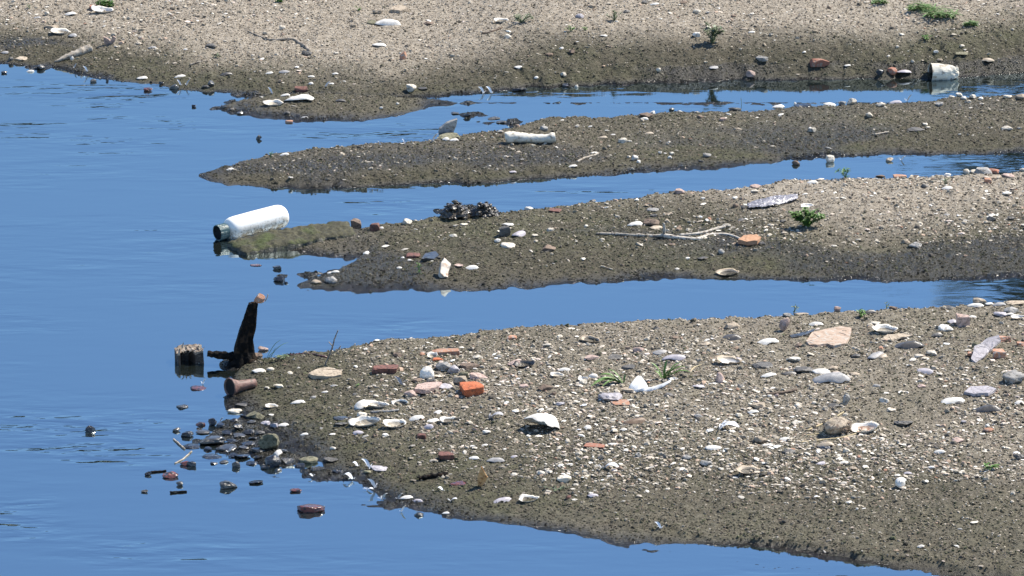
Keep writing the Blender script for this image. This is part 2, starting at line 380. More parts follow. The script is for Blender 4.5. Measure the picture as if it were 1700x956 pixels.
geo = N(t, 'ShaderNodeNewGeometry'); pos = geo.outputs['Position']
at = N(t, 'ShaderNodeAttribute', attribute_name='ripple')
def wn(scale, sc, rot=0.0, detail=2.0, dist=0.0):
    mp = N(t, 'ShaderNodeMapping'); mp.inputs['Scale'].default_value = sc; mp.inputs['Rotation'].default_value = (0, 0, rot); t.links.new(pos, mp.inputs['Vector'])
    n = N(t, 'ShaderNodeTexNoise', i_Scale=scale, i_Detail=detail, i_Roughness=.5, i_Distortion=dist); t.links.new(mp.outputs[0], n.inputs['Vector']); return n.outputs['Fac']
n1 = wn(9, (.35, 1, 1), R(8), 2.0, .3); n2 = wn(26, (.4, 1, 1), R(-6), 2.0, .2); n3 = wn(2.2, (.5, 1, 1), 0, 3.0)
pat = ramp(t, n3, [(.42, (.12, .12, .12)), (.60, (1, 1, 1))])
ms = N(t, 'ShaderNodeMath', operation='MULTIPLY'); t.links.new(at.outputs['Fac'], ms.inputs[0]); t.links.new(pat, ms.inputs[1])
b1 = N(t, 'ShaderNodeBump', i_Distance=.023); t.links.new(n1, b1.inputs['Height']); t.links.new(ms.outputs[0], b1.inputs['Strength'])
b2 = N(t, 'ShaderNodeBump', i_Distance=.006); t.links.new(n2, b2.inputs['Height']); t.links.new(ms.outputs[0], b2.inputs['Strength']); t.links.new(b1.outputs[0], b2.inputs['Normal'])
gl = N(t, 'ShaderNodeBsdfGlossy', i_Roughness=.045); gl.inputs['Color'].default_value = (.80, .94, 1.0, 1); t.links.new(b2.outputs[0], gl.inputs['Normal'])
tr = N(t, 'ShaderNodeBsdfTransparent'); tr.inputs['Color'].default_value = (.42, .50, .46, 1)
df = N(t, 'ShaderNodeBsdfDiffuse'); df.inputs['Color'].default_value = (.022, .028, .024, 1)
lw = N(t, 'ShaderNodeFresnel', i_IOR=6.5); t.links.new(b2.outputs[0], lw.inputs['Normal'])
m0 = N(t, 'ShaderNodeMixShader'); m0.inputs[0].default_value = .45; t.links.new(tr.outputs[0], m0.inputs[1]); t.links.new(df.outputs[0], m0.inputs[2])
m1 = N(t, 'ShaderNodeMixShader'); t.links.new(lw.outputs[0], m1.inputs[0]); t.links.new(m0.outputs[0], m1.inputs[1]); t.links.new(gl.outputs[0], m1.inputs[2])
t.links.new(m1.outputs[0], out.inputs['Surface'])
V = np.c_[WX.ravel(), WY.ravel(), np.zeros(WX.size)]; nx, ny = len(wx), len(wy)
ii = (np.arange(ny - 1)[:, None] * nx + np.arange(nx - 1)[None, :]).ravel()
wt = np_mesh('water', V, np.c_[ii, ii + 1, ii + nx + 1, ii + nx], wm, smooth=True); tag(wt, kind='structure')
a = wt.data.attributes.new('ripple', 'FLOAT', 'POINT'); a.data.foreach_set('value', rip.ravel().astype(np.float32))

# ------------------------------------------------------------------ gravel, crumbs and shell fragments (nobody could count them)
rg = np.random.default_rng(5)
def tint_mat(name, rough, bump=.3):
    m, t, b = nodes(name); a = N(t, 'ShaderNodeAttribute', attribute_name='tint'); t.links.new(a.outputs['Color'], b.inputs['Base Color'])
    b.inputs['Roughness'].default_value = rough; b.inputs['Specular IOR Level'].default_value = .3
    return m
def cloud(name, n, dens, size, flat, palette, weights, rough, jit=.18, label=None, cat=None, seed=1, lift=.25, wetdark=True):
    r = np.random.default_rng(seed)
    Y = 13.3 + 8.5 * r.random(n * 4); X = (r.random(n * 4) * 2 - 1) * (Y * .132)
    h, d, f = terrain(X, Y, full=True); px, py = to_px(X, Y, h)
    p = dens(h, d, f, px, py, X, Y)
    k = np.where((r.random(n * 4) < p) & (h > .0005))[0][:n]
    X, Y, h, d, f = X[k], Y[k], h[k], d[k], f[k]; n = len(k)
    s = size[0] * np.exp(size[1] * r.standard_normal(n)); s = np.clip(s, size[0] * .4, size[0] * 3.6)
    base = np.array([[1, 0, 0], [.45, .85, 0], [-.55, .8, 0], [-1, -.05, 0], [-.4, -.85, 0], [.6, -.75, 0],
                     [.62, .12, .78], [.1, .6, .85], [-.55, .3, .8], [-.5, -.4, .75], [.25, -.5, .82], [0, 0, -.8]], float)
    tri = np.array([[0, 1, 6], [1, 7, 6], [1, 2, 7], [2, 8, 7], [2, 3, 8], [3, 9, 8], [3, 4, 9], [4, 10, 9], [4, 5, 10], [5, 0, 10], [0, 6, 10], [6, 7, 8], [6, 8, 9], [6, 9, 10],
                    [1, 0, 11], [2, 1, 11], [3, 2, 11], [4, 3, 11], [5, 4, 11], [0, 5, 11]])
    v = base[None] * (1 + .4 * (r.random((n, 12, 1)) - .5)) + .16 * (r.random((n, 12, 3)) - .5)
    el = .38 + .6 * r.random(n)
    v[:, :, 0] *= .5 * s[:, None]; v[:, :, 1] *= (.5 * s * el)[:, None]; v[:, :, 2] *= (s * flat * (.5 + r.random(n)))[:, None]
    a = np.where(r.random(n) < .6, r.normal(0, .5, n), r.random(n) * 6.283); tl = (r.random(n) - .5) * .7
    ct, st = np.cos(tl)[:, None], np.sin(tl)[:, None]
    x0 = v[:, :, 0] * ct + v[:, :, 2] * st; z0 = -v[:, :, 0] * st + v[:, :, 2] * ct
    ca, sa = np.cos(a)[:, None], np.sin(a)[:, None]
    vx = x0 * ca - v[:, :, 1] * sa + X[:, None]; vy = x0 * sa + v[:, :, 1] * ca + Y[:, None]; vz = z0 + (h + s * flat * lift)[:, None]
    Vv = np.stack([vx, vy, vz], -1).reshape(-1, 3)
    Ff = (tri[None] + (np.arange(n) * 12)[:, None, None]).reshape(-1, 3)
    pal = np.array(palette)[r.choice(len(palette), n, p=np.array(weights) / sum(weights))]
    pal = pal * (1 + jit * r.standard_normal((n, 1)))
    pal = pal * (.30 + .70 * sst(.002, .016, h))[:, None]                                    # sodden at the very edge
    pal = pal * np.where(d < -.5, .4, 1.0)[:, None]
    if wetdark: pal = pal * (.42 + .58 * np.maximum(sst(.008, .05, h), sst(.05, .5, d)))[:, None]   # soaked near the water line
    cc = np.repeat(np.clip(pal, .01, .85), 12, 0)
    o = np_mesh(name, Vv, Ff, tint_mat(name + '_surface', rough), cc)
    tag(o, label, cat, kind='stuff'); return o
def dcr(h, d, f, px, py, X, Y): return np.clip(.25 + .75 * d, 0, 1) * sst(.006, .02, h)
cloud('soil_crumbs', 118000, dcr, (.0055, .35), .30, [(.34, .285, .21), (.22, .178, .128), (.52, .45, .35), (.10, .082, .058)], [4, 3.5, 3, 2.5], .95,
      label='loose tan soil crumbs and grit covering the dry sandbars', cat='gravel', seed=2)
def dmud(h, d, f, px, py, X, Y): return np.clip(1.0 - d, 0.05, 1) * sst(.0005, .006, h)
cloud('mud_crumbs', 88000, dmud, (.0058, .35), .28, [(.085, .077, .048), (.038, .034, .022), (.16, .142, .10), (.08, .082, .042)], [4, 4, 2.5, 3], .8,
      label='small olive mud crumbs on the damp margins', cat='mud', seed=3, wetdark=False)
def dgv(h, d, f, px, py, X, Y):
    p = .05 + .22 * np.clip(d, 0, 1) * (py < 150) + (.40 + .9 * sst(640, 1150, px)) * sst(520, 640, py) * (1 - sst(760, 850, py)) * sst(380, 600, px) + .45 * sst(900, 1300, px) * sst(280, 300, py) * (1 - sst(370, 430, py)) * (py < 480)
    p = p + .05 * (py > 160) * (py < 330)
    return np.clip(p * (.15 + 1.9 * (fbm(X * 3.2, Y * 2.6, 51) + .42)), 0, 1) * sst(.008, .02, h)
cloud('gravel', 66000, dgv, (.0070, .52), .26, [(.34, .295, .225), (.46, .405, .32), (.21, .185, .14), (.40, .29, .21), (.11, .095, .075), (.36, .20, .13)], [5, 4, 4, 2, 2, .15], .8,
      label='grey and tan gravel scattered thickly over the sandbars', cat='gravel', seed=4)
cloud('shell_fragments', 18500, dgv, (.0078, .58), .12, [(.62, .57, .48), (.76, .72, .64), (.50, .43, .34), (.60, .50, .42)], [5, 2.2, 4, 1.5], .55,
      label='tiny broken white shell fragments sprinkled over the sandbars', cat='shell grit', seed=6, lift=.7)
# ------------------------------------------------------------------ shapes
def rnd(seed): return random.Random(seed)
ICO = {}
def ico(n):
    if n not in ICO:
        bm = bmesh.new(); bmesh.ops.create_icosphere(bm, subdivisions=n, radius=1.0)
        ICO[n] = ([v.co.copy() for v in bm.verts], [tuple(v.index for v in f.verts) for f in bm.faces]); bm.free()
    return ICO[n]
def rock_verts(lx, ly, lz, seed, angular=0.0, boxy=False, sub=3):
    r = rnd(seed); vs_, fs = ico(sub); off = Vector((r.random() * 50, r.random() * 50, r.random() * 50))
    planes = []
    if angular > 0:
        for k in range(int(6 + 8 * angular)):
            v = Vector((r.gauss(0, 1), r.gauss(0, 1), r.gauss(0, 1))).normalized(); planes.append((v, r.uniform(.50, .86)))
    if boxy:
        for v in ((1, 0, 0), (-1, 0, 0), (0, 1, 0), (0, -1, 0), (0, 0, 1), (0, 0, -1)):
            v = Vector(v) + Vector((r.uniform(-.16, .16), r.uniform(-.16, .16), r.uniform(-.1, .1))); planes.append((v.normalized(), r.uniform(.5, .62)))
    out = []
    for v in vs_:
        n1 = mnoise.noise(v * 1.1 + off) * .34 + mnoise.noise(v * 2.6 + off) * .16
        p = v * (1 + n1)
        for nrm, d in planes:
            q = p.dot(nrm) - d
            if q > 0: p = p - nrm * q * .96
        p = p + v * mnoise.noise(v * 7 + off) * .035
        out.append(p)
    mn = [min(p[i] for p in out) for i in range(3)]; mx = [max(p[i] for p in out) for i in range(3)]
    L = (lx, ly, lz)
    out = [Vector([(p[i] - (mn[i] + mx[i]) / 2) / (mx[i] - mn[i]) * L[i] for i in range(3)]) for p in out]
    return out, fs
def sit(o, loc, sink):                              # rest the object's lowest points slightly into the ground
    o.location = (loc[0], loc[1], loc[2] + sink)
def shell_mesh(L, W, depth, th=.0012, seed=0):
    r = rnd(seed); nr, na = 7, 26; vo, fo = [], []
    tw = r.uniform(-.12, .12)
    def pt(k, j, off):
        a = 2 * math.pi * j / na; q = k / nr * (1 + .16 * (k / nr) * mnoise.noise(Vector((math.cos(a) * 1.7 + seed, math.sin(a) * 1.7, 2))) + .07 * (k / nr) ** 2 * mnoise.noise(Vector((math.cos(a) * 5 + seed, math.sin(a) * 5, 7))))
        x = .5 * L * q * math.cos(a); wv = 1 + .0 * q
        y = .5 * W * q * math.sin(a) * (1 - .22 * math.cos(a)) + tw * x * .5
        px = x + .16 * L * (1 - q)                   # beak of the valve lies off centre
        z = depth * (min(q, 1.05) ** 2.2) - depth - off * (1 - .75 * min(q, 1) ** 6)
        z += .0006 * math.sin(q * 30) * q + .002 * L / .08 * mnoise.noise(Vector((x * 60, y * 60, seed)))
        if q > .99: z += .004 * L * math.sin(3 * a + seed)
        return Vector((px, y, z))
    for off in (0, th):
        vo.append(pt(0, 0, off))
        for k in range(1, nr + 1):
            for j in range(na): vo.append(pt(k, j, off))
    n1 = 1 + nr * na; mi = []
    for s_, b0 in ((0, 0), (1, n1)):
        for j in range(na):
            j2 = (j + 1) % na
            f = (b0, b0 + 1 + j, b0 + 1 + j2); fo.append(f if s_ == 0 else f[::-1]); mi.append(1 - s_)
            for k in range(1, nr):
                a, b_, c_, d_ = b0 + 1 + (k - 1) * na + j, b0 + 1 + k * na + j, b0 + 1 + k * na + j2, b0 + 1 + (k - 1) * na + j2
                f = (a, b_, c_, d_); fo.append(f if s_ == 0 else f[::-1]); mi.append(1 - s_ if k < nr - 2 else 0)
    for j in range(na):
        j2 = (j + 1) % na; a = 1 + (nr - 1) * na
        fo.append((a + j, n1 + a + j, n1 + a + j2, a + j2)); mi.append(0)
    return vo, fo, mi
def tube(pts, rad, ns=9, rough=0.0, seed=0, cap=True, closed_pts=None):
    pts = [Vector(p) for p in pts]; V_, F_ = [], []; n = len(pts)
    ref = Vector((0, 0, 1)); r = rnd(seed)
    for i, p in enumerate(pts):
        tg = (pts[min(i + 1, n - 1)] - pts[max(i - 1, 0)]).normalized()
        rf = ref if abs(tg.dot(ref)) < .92 else Vector((0, 1, 0))
        u = tg.cross(rf).normalized(); v = u.cross(tg).normalized()
        for j in range(ns):
            a = 2 * math.pi * j / ns
            rr = rad[i] * (1 + rough * 2 * mnoise.noise(Vector((p.x * 90 + seed, p.z * 50 + j * 1.7, p.y * 30))))
            V_.append(p + (u * math.cos(a) + v * math.sin(a)) * rr)
    for i in range(n - 1):
        for j in range(ns):
            j2 = (j + 1) % ns; F_.append((i * ns + j, i * ns + j2, (i + 1) * ns + j2, (i + 1) * ns + j))
    if cap: F_.append(tuple(range(ns))[::-1]); F_.append(tuple((n - 1) * ns + j for j in range(ns)))
    return V_, F_
def smooth_path(ctrl, rad, m=6):                     # Catmull-Rom through points with radii
    P = [Vector(c) for c in ctrl]; out, ro = [], []
    for i in range(len(P) - 1):
        p0, p1, p2, p3 = P[max(i - 1, 0)], P[i], P[i + 1], P[min(i + 2, len(P) - 1)]
        for k in range(m):
            t_ = k / m
            out.append(.5 * ((2 * p1) + (p2 - p0) * t_ + (2 * p0 - 5 * p1 + 4 * p2 - p3) * t_ ** 2 + (3 * p1 - p0 - 3 * p2 + p3) * t_ ** 3))
            ro.append(rad[i] + (rad[i + 1] - rad[i]) * t_)
    out.append(P[-1]); ro.append(rad[-1]); return out, ro
def merge(parts):
    V_, F_ = [], []
    for v, f in parts:
        b0 = len(V_); V_ += list(v); F_ += [tuple(i + b0 for i in q) for q in f]
    return V_, F_
def slab(poly, th, seed=0, rough=.0015, levels=3):   # closed solid from an outline in the object's XZ-plane (depth along Y)
    bm = bmesh.new(); vs1 = [bm.verts.new((p[0], -th / 2, p[1])) for p in poly]
    f = bm.faces.new(vs1); ex = bmesh.ops.extrude_face_region(bm, geom=[f])
    for v in ex['geom']:
        if isinstance(v, bmesh.types.BMVert): v.co.y += th
    bmesh.ops.triangulate(bm, faces=bm.faces[:])
    for _ in range(levels): bmesh.ops.subdivide_edges(bm, edges=bm.edges[:], cuts=1, use_grid_fill=False)
    for v in bm.verts:
        c = v.co; k = Vector((c.x * 50 + seed, c.y * 50, c.z * 50))
        c += Vector((mnoise.noise(k), mnoise.noise(k + Vector((9, 0, 0))), mnoise.noise(k + Vector((0, 9, 0))))) * rough * 2
    bmesh.ops.recalc_face_normals(bm, faces=bm.faces[:])
    r = ([v.co.copy() for v in bm.verts], [tuple(v.index for v in f.verts) for f in bm.faces]) if bm.verts.index_update() is None else None
    bm.free(); return r
def leaf_strip(base, tip, width, bend, n=5, side=None, fold=.25):   # a folded, curved, tapering blade
    b0, t0 = Vector(base), Vector(tip); ax = t0 - b0; up = Vector((0, 0, 1))
    sd_ = side or ax.cross(up); sd_ = Vector(sd_)
    if sd_.length < 1e-6: sd_ = Vector((1, 0, 0))
    sd_.normalize(); V_, F_ = [], []
    for k in range(n + 1):
        q = k / n; c = b0 + ax * q + Vector((0, 0, 1)) * bend * math.sin(q * math.pi) * 1.0
        wd = width * (math.sin(math.pi * min(.12 + q * .88, 1.0)) ** .7 if q < 1 else .04)
        nrm = sd_.cross(ax).normalized()
        V_ += [c - sd_ * wd * .5 + nrm * wd * fold, c, c + sd_ * wd * .5 + nrm * wd * fold]
    for k in range(n):
        a = 3 * k; F_ += [(a, a + 1, a + 4, a + 3), (a + 1, a + 2, a + 5, a + 4)]
    return V_, F_

# ------------------------------------------------------------------ builders (x, y are photo pixels of the thing's middle; w, h its size there)
THINGS = []                                         # (object, px, py, colour word, noun, category, own label or None)
def reg(o, px, py, cw, noun, cat, label=None, w=10): THINGS.append([o, px, py, cw, noun, cat, label, w]); return o
def stone(px, py, w, h, c, ang=0.4, boxy=False, name='stone', noun='stone', label=None, yaw=None, deep=.8, seed=None, tilt=0):
    seed = seed if seed is not None else int(px * 13 + py * 7); r = rnd(seed)
    g = ground(px, py + h * .30); s = mpp(g)
    lz = max(h - .24 * w * deep, .32 * h) * 1.18
    v, f = rock_verts(w * s, w * s * deep, lz * s, seed, ang, boxy, 3 if w < 26 else 4)
    o = mesh_obj(name, v, f, M[c], smooth=(ang < .3), rot=(r.uniform(-.12, .12), tilt, r.uniform(-.25, .25) if yaw is None else R(yaw)))
    sit(o, g, lz * s * .27)
    return reg(o, px, py, CW[c], noun, name.replace('_', ' '), label, w)
def shell(px, py, w, h, c, mode='u', yaw=0, inside='n', lift=0, width=None, name='mussel_shell', noun=None, label=None, roll=0, pitch=0, seed=None):
    seed = seed if seed is not None else int(px * 17 + py * 5); r = rnd(seed)
    g = ground(px, py + h * .25); s = mpp(g)
    L = w * s; W = L * r.uniform(.48, .60); dp = L * r.uniform(.14, .20)
    if h / w > .5: W = L * .75; dp = L * .3
    if width: W = L * width; dp = L * .30
    v, f, mi = shell_mesh(L, W, dp, max(.0011, L * .02), seed)
    ins = {'n': NACRE, 'd': DARKIN, 'a': AMBIN, 'm': MUDSHADE, 'b': M['R']}[inside]
    cvec = Vector((0, 0, 0))
    if mode == 'd': v = [Vector((p.x, -p.y, -p.z)) for p in v]; f = f; zoff = -.0005 + dp * .02
    else: zoff = dp * .92
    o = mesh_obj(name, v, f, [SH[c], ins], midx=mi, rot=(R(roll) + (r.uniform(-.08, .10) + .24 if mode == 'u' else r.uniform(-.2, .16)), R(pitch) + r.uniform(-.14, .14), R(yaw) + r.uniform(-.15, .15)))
    o.location = (g.x, g.y, g.z + zoff + lift * s)
    cwd = {'W': 'white', 'G': 'grey', 'L': 'lavender-grey', 'D': 'dark', 'T': 'tan', 'N': 'brown'}[c]
    nn = noun or ('shell lying open side up' if mode == 'u' else 'shell lying dome up')
    return reg(o, px, py, cwd, nn, 'shell', label, w)
def snail(px, py, w, h, c='W', yaw=0, label=None):
    r = rnd(int(px * 3 + py)); g = ground(px, py + h * .3); s = mpp(g); rad = w * s * .30
    pts, rr = [], []
    for k in range(64):
        q = k / 63; a = q * 2.6 * 2 * math.pi; sc_ = (1 - q) ** 1.25 + .03
        pts.append(Vector((math.cos(a) * rad * .78 * sc_, math.sin(a) * rad * .78 * sc_, rad * 1.5 * (1 - sc_)))); rr.append(rad * .86 * sc_)
    v, f = tube(pts, rr, 12)
    o = mesh_obj('snail_shell', v, f, SH[c], rot=(R(55) + r.uniform(-.3, .3), r.uniform(-.3, .3), R(yaw)))
    o.location = (g.x, g.y, g.z + rad * .75)
    return reg(o, px, py, 'white' if c == 'W' else 'tan', 'snail shell', 'shell', label, w)
def feather(px, py, w, h, c='W', label=None, lean=None):
    r = rnd(int(px * 7 + py * 3)); g = ground(px, py + h * .42); s = mpp(g); H = h * s; W = max(w, 3) * s
    up = H > W * .7; th = math.atan2(H, W)
    lean = r.choice((-1, 1)) if lean is None else lean
    base = Vector((0, 0, .001)); tip = Vector((lean * W * .8, r.uniform(-.3, .3) * W, H * (.98 if up else .55)))
    parts = [leaf_strip(base, tip, W * (.36 if up else .42), W * .30, 7, Vector((0.5, .85, .1)) if not up else Vector((1, .4, .1)), .18)]
    for k in range(7):                               # loose downy barbs at the foot
        a = r.uniform(0, 6.28); l = W * r.uniform(.25, .6)
        parts.append(leaf_strip(base, base + Vector((math.cos(a) * l, math.sin(a) * l, l * r.uniform(.1, .8))), l * .16, l * .2, 3))
    v, f = merge(parts)
    o = mesh_obj('feather', v, f, FEATH if c == 'W' else FEATHG); o.location = g
    # quill as a part with its own look
    q, qr = smooth_path([base, base.lerp(tip, .5) + Vector((0, 0, W * .22)), tip], [.0007, .0006, .0003], 4)
    tv, tf = tube(q, qr, 5); mesh_obj('quill', tv, tf, SH['T'], parent=o)
    return reg(o, px, py, 'white' if c == 'W' else 'grey', 'feather', 'feather', label, w)
def stick(pts, rad, name='stick', material=None, label=None, noun='stick', cat='stick', zoff=1.0, cw='pale', side=None, rough=.12, children=(), childname='twig'):
    mt_ = material or TWIG; W_ = []
    for p in pts:
        q = ground(p[0], p[1]); s = mpp(q); W_.append(q + Vector((0, 0, rad[0] * s * .7 * zoff + (p[2] * s if len(p) > 2 else 0))))
    s = mpp(W_[0]); o0 = W_[0].copy(); rr = [x * s for x in rad]
    if len(rr) < len(W_): rr = [rr[0] + (rr[-1] - rr[0]) * i / (len(W_) - 1) for i in range(len(W_))]
    P, Q = smooth_path([q - o0 for q in W_], rr, 6)
    rg_ = rnd(int(pts[0][0])); P = [p + Vector((rg_.uniform(-1, 1), rg_.uniform(-1, 1), rg_.uniform(-1, 1))) * Q[i] * .25 for i, p in enumerate(P)]
    v, f = tube(P, Q, 8, rough, int(pts[0][0]))
    o = mesh_obj(name, v, f, mt_); o.location = o0
    for cp, cr in children:
        CW_ = []
        for p in cp:
            q = ground(p[0], p[1]); CW_.append(q + Vector((0, 0, rad[0] * s * .7 + (p[2] * s if len(p) > 2 else 0))) - o0)
        P, Q = smooth_path(CW_, [cr[0] * s + (cr[1] - cr[0]) * s * i / (len(CW_) - 1) for i in range(len(CW_))], 5)
        v, f = tube(P, Q, 7, rough, 3); mesh_obj(childname, v, f, mt_, parent=o)
    mx_ = sum(p[0] for p in pts) / len(pts); my_ = sum(p[1] for p in pts) / len(pts)
    return reg(o, mx_, my_, cw, noun, cat, label, abs(pts[-1][0] - pts[0][0]))
def weed(px, py, w, h, nleaf, material, label, name='weed', leaf=.16, spread=1.0, cat='plant', stems=7, seed=None, droop=.3):
    seed = seed or int(px + py); r = rnd(seed); g = ground(px, py + h * .38); s = mpp(g); Wm, Hm = w * s, h * s
    e = empty(name, g, None, cat); parts, st = [], []
    tips = []
    for k in range(stems):
        a = r.uniform(0, 6.283); rad = Wm * .5 * spread * math.sqrt(r.uniform(.1, 1)); hh = Hm * r.uniform(.5, 1.0) * (1 - .45 * (rad / (Wm * .5)) ** 2)
        tip = Vector((math.cos(a) * rad, math.sin(a) * rad * .7, hh)); mid = tip * .5 + Vector((0, 0, hh * .22))
        P, Q = smooth_path([Vector((0, 0, -.002)), mid, tip], [.0011, .0009, .0005], 5); st.append(tube(P, Q, 5)); tips.append(P)
    for k in range(nleaf):
        P = r.choice(tips); i = min(len(P) - 1, int(len(P) * (r.random() ** .6))); b0 = P[i]
        a = r.uniform(0, 6.283); l = leaf * Wm * r.uniform(.5, 1.1)
        tip = b0 + Vector((math.cos(a) * l, math.sin(a) * l, l * r.uniform(-.3, .7)))
        parts.append(leaf_strip(b0, tip, l * r.uniform(.35, .55), l * .12 * droop, 3))
    v, f = merge(st); mesh_obj('stem', v, f, material, parent=e)
    v, f = merge(parts); mesh_obj('leaves', v, f, material, parent=e)
    return reg(e, px, py, 'green', 'weed', cat, label, w)
def blades(px, py, specs, material, label, name='grass_tuft', cat='grass', width=3.0):
    g = ground(px, py); s = mpp(g); parts = []
    e = empty(name, g, None, cat)
    for i, sp in enumerate(specs):                   # each: base dx, tip dx, tip height, tip depth, [width]
        b0 = Vector((sp[0] * s, 0, -.001)); tip = Vector((sp[1] * s, sp[3] * s, sp[2] * s)); wd = (sp[4] if len(sp) > 4 else width) * s
        v, f = leaf_strip(b0, tip, wd, (tip - b0).length * .16, 8, None, .3)
        mesh_obj('blade', v, f, material, parent=e)
    return reg(e, px, py - 5, 'green', 'grass tuft', cat, label, 30)
def plate(px, py, pts, th, material, name, label, cat, lean=0, yaw=0, noun='', cw='', rough=.0012, base=None):
    gpx = base or (px, py); g = ground(*gpx); s = mpp(g)
    poly = [((p[0] - px) * s, (gpx[1] - p[1]) * s / CP) for p in pts]
    v, f = slab(poly, th * s, int(px), rough)
    o = mesh_obj(name, v, f, material, smooth=False, rot=(R(lean), 0, R(yaw))); o.location = g
    return reg(o, px, py, cw, noun or name.replace('_', ' '), cat, label, max(p[0] for p in pts) - min(p[0] for p in pts))
def lathe(prof, n=32, axis='x'):
    V_, F_ = [], []
    for (a, r_) in prof:
        for j in range(n):
            t_ = 2 * math.pi * j / n; V_.append(Vector((a, r_ * math.cos(t_), r_ * math.sin(t_))))
    for i in range(len(prof) - 1):
        for j in range(n):
            j2 = (j + 1) % n; F_.append((i * n + j, (i + 1) * n + j, (i + 1) * n + j2, i * n + j2))
    return V_, F_
# ------------------------------------------------------------------ the bottle
def build_bottle():
    a0 = on_z(375, 383, .030); a1 = on_z(466, 359, .046)
    s = mpp(a0); ax = (a1 - a0); L = ax.length + 8 * s
    e = empty('plastic_bottle', a0, 'white plastic bottle with dirty underside lying on the mossy slab', 'bottle')
    e.rotation_euler = ax.to_track_quat('X', 'Z').to_euler()
    m, t, b = nodes('grimy_white_plastic')
    tc = N(t, 'ShaderNodeTexCoord'); geo = N(t, 'ShaderNodeNewGeometry')
    n1 = N(t, 'ShaderNodeTexNoise', i_Scale=38.0, i_Detail=6.0, i_Roughness=.7); t.links.new(tc.outputs['Object'], n1.inputs['Vector'])
    n2 = N(t, 'ShaderNodeTexNoise', i_Scale=130.0, i_Detail=3.0); t.links.new(tc.outputs['Object'], n2.inputs['Vector'])
    sx = N(t, 'ShaderNodeSeparateXYZ'); t.links.new(tc.outputs['Object'], sx.inputs[0])
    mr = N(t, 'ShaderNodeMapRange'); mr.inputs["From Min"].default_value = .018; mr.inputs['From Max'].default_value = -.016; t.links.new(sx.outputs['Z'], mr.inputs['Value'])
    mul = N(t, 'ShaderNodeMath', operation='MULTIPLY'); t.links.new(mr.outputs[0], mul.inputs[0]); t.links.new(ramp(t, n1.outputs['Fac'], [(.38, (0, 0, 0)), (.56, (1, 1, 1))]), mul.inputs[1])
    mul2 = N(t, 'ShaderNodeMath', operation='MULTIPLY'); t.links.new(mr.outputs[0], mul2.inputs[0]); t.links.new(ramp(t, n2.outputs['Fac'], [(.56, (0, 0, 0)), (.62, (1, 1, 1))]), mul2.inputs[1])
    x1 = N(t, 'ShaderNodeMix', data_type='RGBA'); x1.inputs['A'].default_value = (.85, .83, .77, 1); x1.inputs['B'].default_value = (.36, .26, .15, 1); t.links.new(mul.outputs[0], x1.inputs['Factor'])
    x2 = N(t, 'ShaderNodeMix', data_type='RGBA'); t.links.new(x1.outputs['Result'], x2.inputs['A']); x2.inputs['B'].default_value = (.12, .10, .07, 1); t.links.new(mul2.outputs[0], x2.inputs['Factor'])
    t.links.new(x2.outputs['Result'], b.inputs['Base Color']); b.inputs['Roughness'].default_value = .35
    Rb = 20.6 * s; Rn = 10.5 * s
    prof = [(0, Rn), (1.5 * s, Rn), (3 * s, Rn * 1.15), (5 * s, Rb * .80), (8 * s, Rb * .92), (13 * s, Rb * .99), (20 * s, Rb), (L * .5, Rb * 1.0), (L - 16 * s, Rb * .99), (L - 9 * s, Rb * .96),
            (L - 4.5 * s, Rb * .88), (L - 1.6 * s, Rb * .76), (L - .3 * s, Rb * .62), (L - .6 * s, Rb * .3), (L - 1 * s, .0002)]
    v, f = lathe(prof, 40)
    for p in v: p *= 1; p.y += .0012 * mnoise.noise(p * 25); p.z += .0015 * mnoise.noise(p * 22 + Vector((5, 5, 5)))
    mesh_obj('body', v, f, m, parent=e)
    cm = mat('dark_teal_plastic', (.030, .075, .080), (.07, .13, .13), .4, 60, .3, (.16, .2, .18), .2)
    Rc = 13.2 * s; prof = [(-17 * s, Rc * .90), (-17.5 * s, Rc * .97), (-17 * s, Rc), (-1 * s, Rc * 1.02), (0, Rc * 1.0), (0, Rn)]
    v, f = lathe(prof, 60)
    for i, p in enumerate(v):
        if 2 * 60 <= i < 4 * 60 and (i % 4) < 2 and p.x < -2 * s: p.y *= 1.045; p.z *= 1.045
    ins = [(-17 * s, Rc * .90), (-3 * s, Rc * .88), (-2.8 * s, Rc * .5), (-2.8 * s, .0002)]; v2, f2 = lathe(ins, 60)
    cap = mesh_obj('cap', v, f, cm, parent=e, smooth=False)
    mesh_obj('cap_lining', v2, f2, mat('shaded_cap_black', (.006, .008, .009), (.015, .018, .018), .7, 60, .3), parent=cap)  # near-black colour stands in for shade inside the open cap
    return reg(e, 420, 366, 'white', 'bottle', 'bottle', e['label'], 130)
build_bottle()

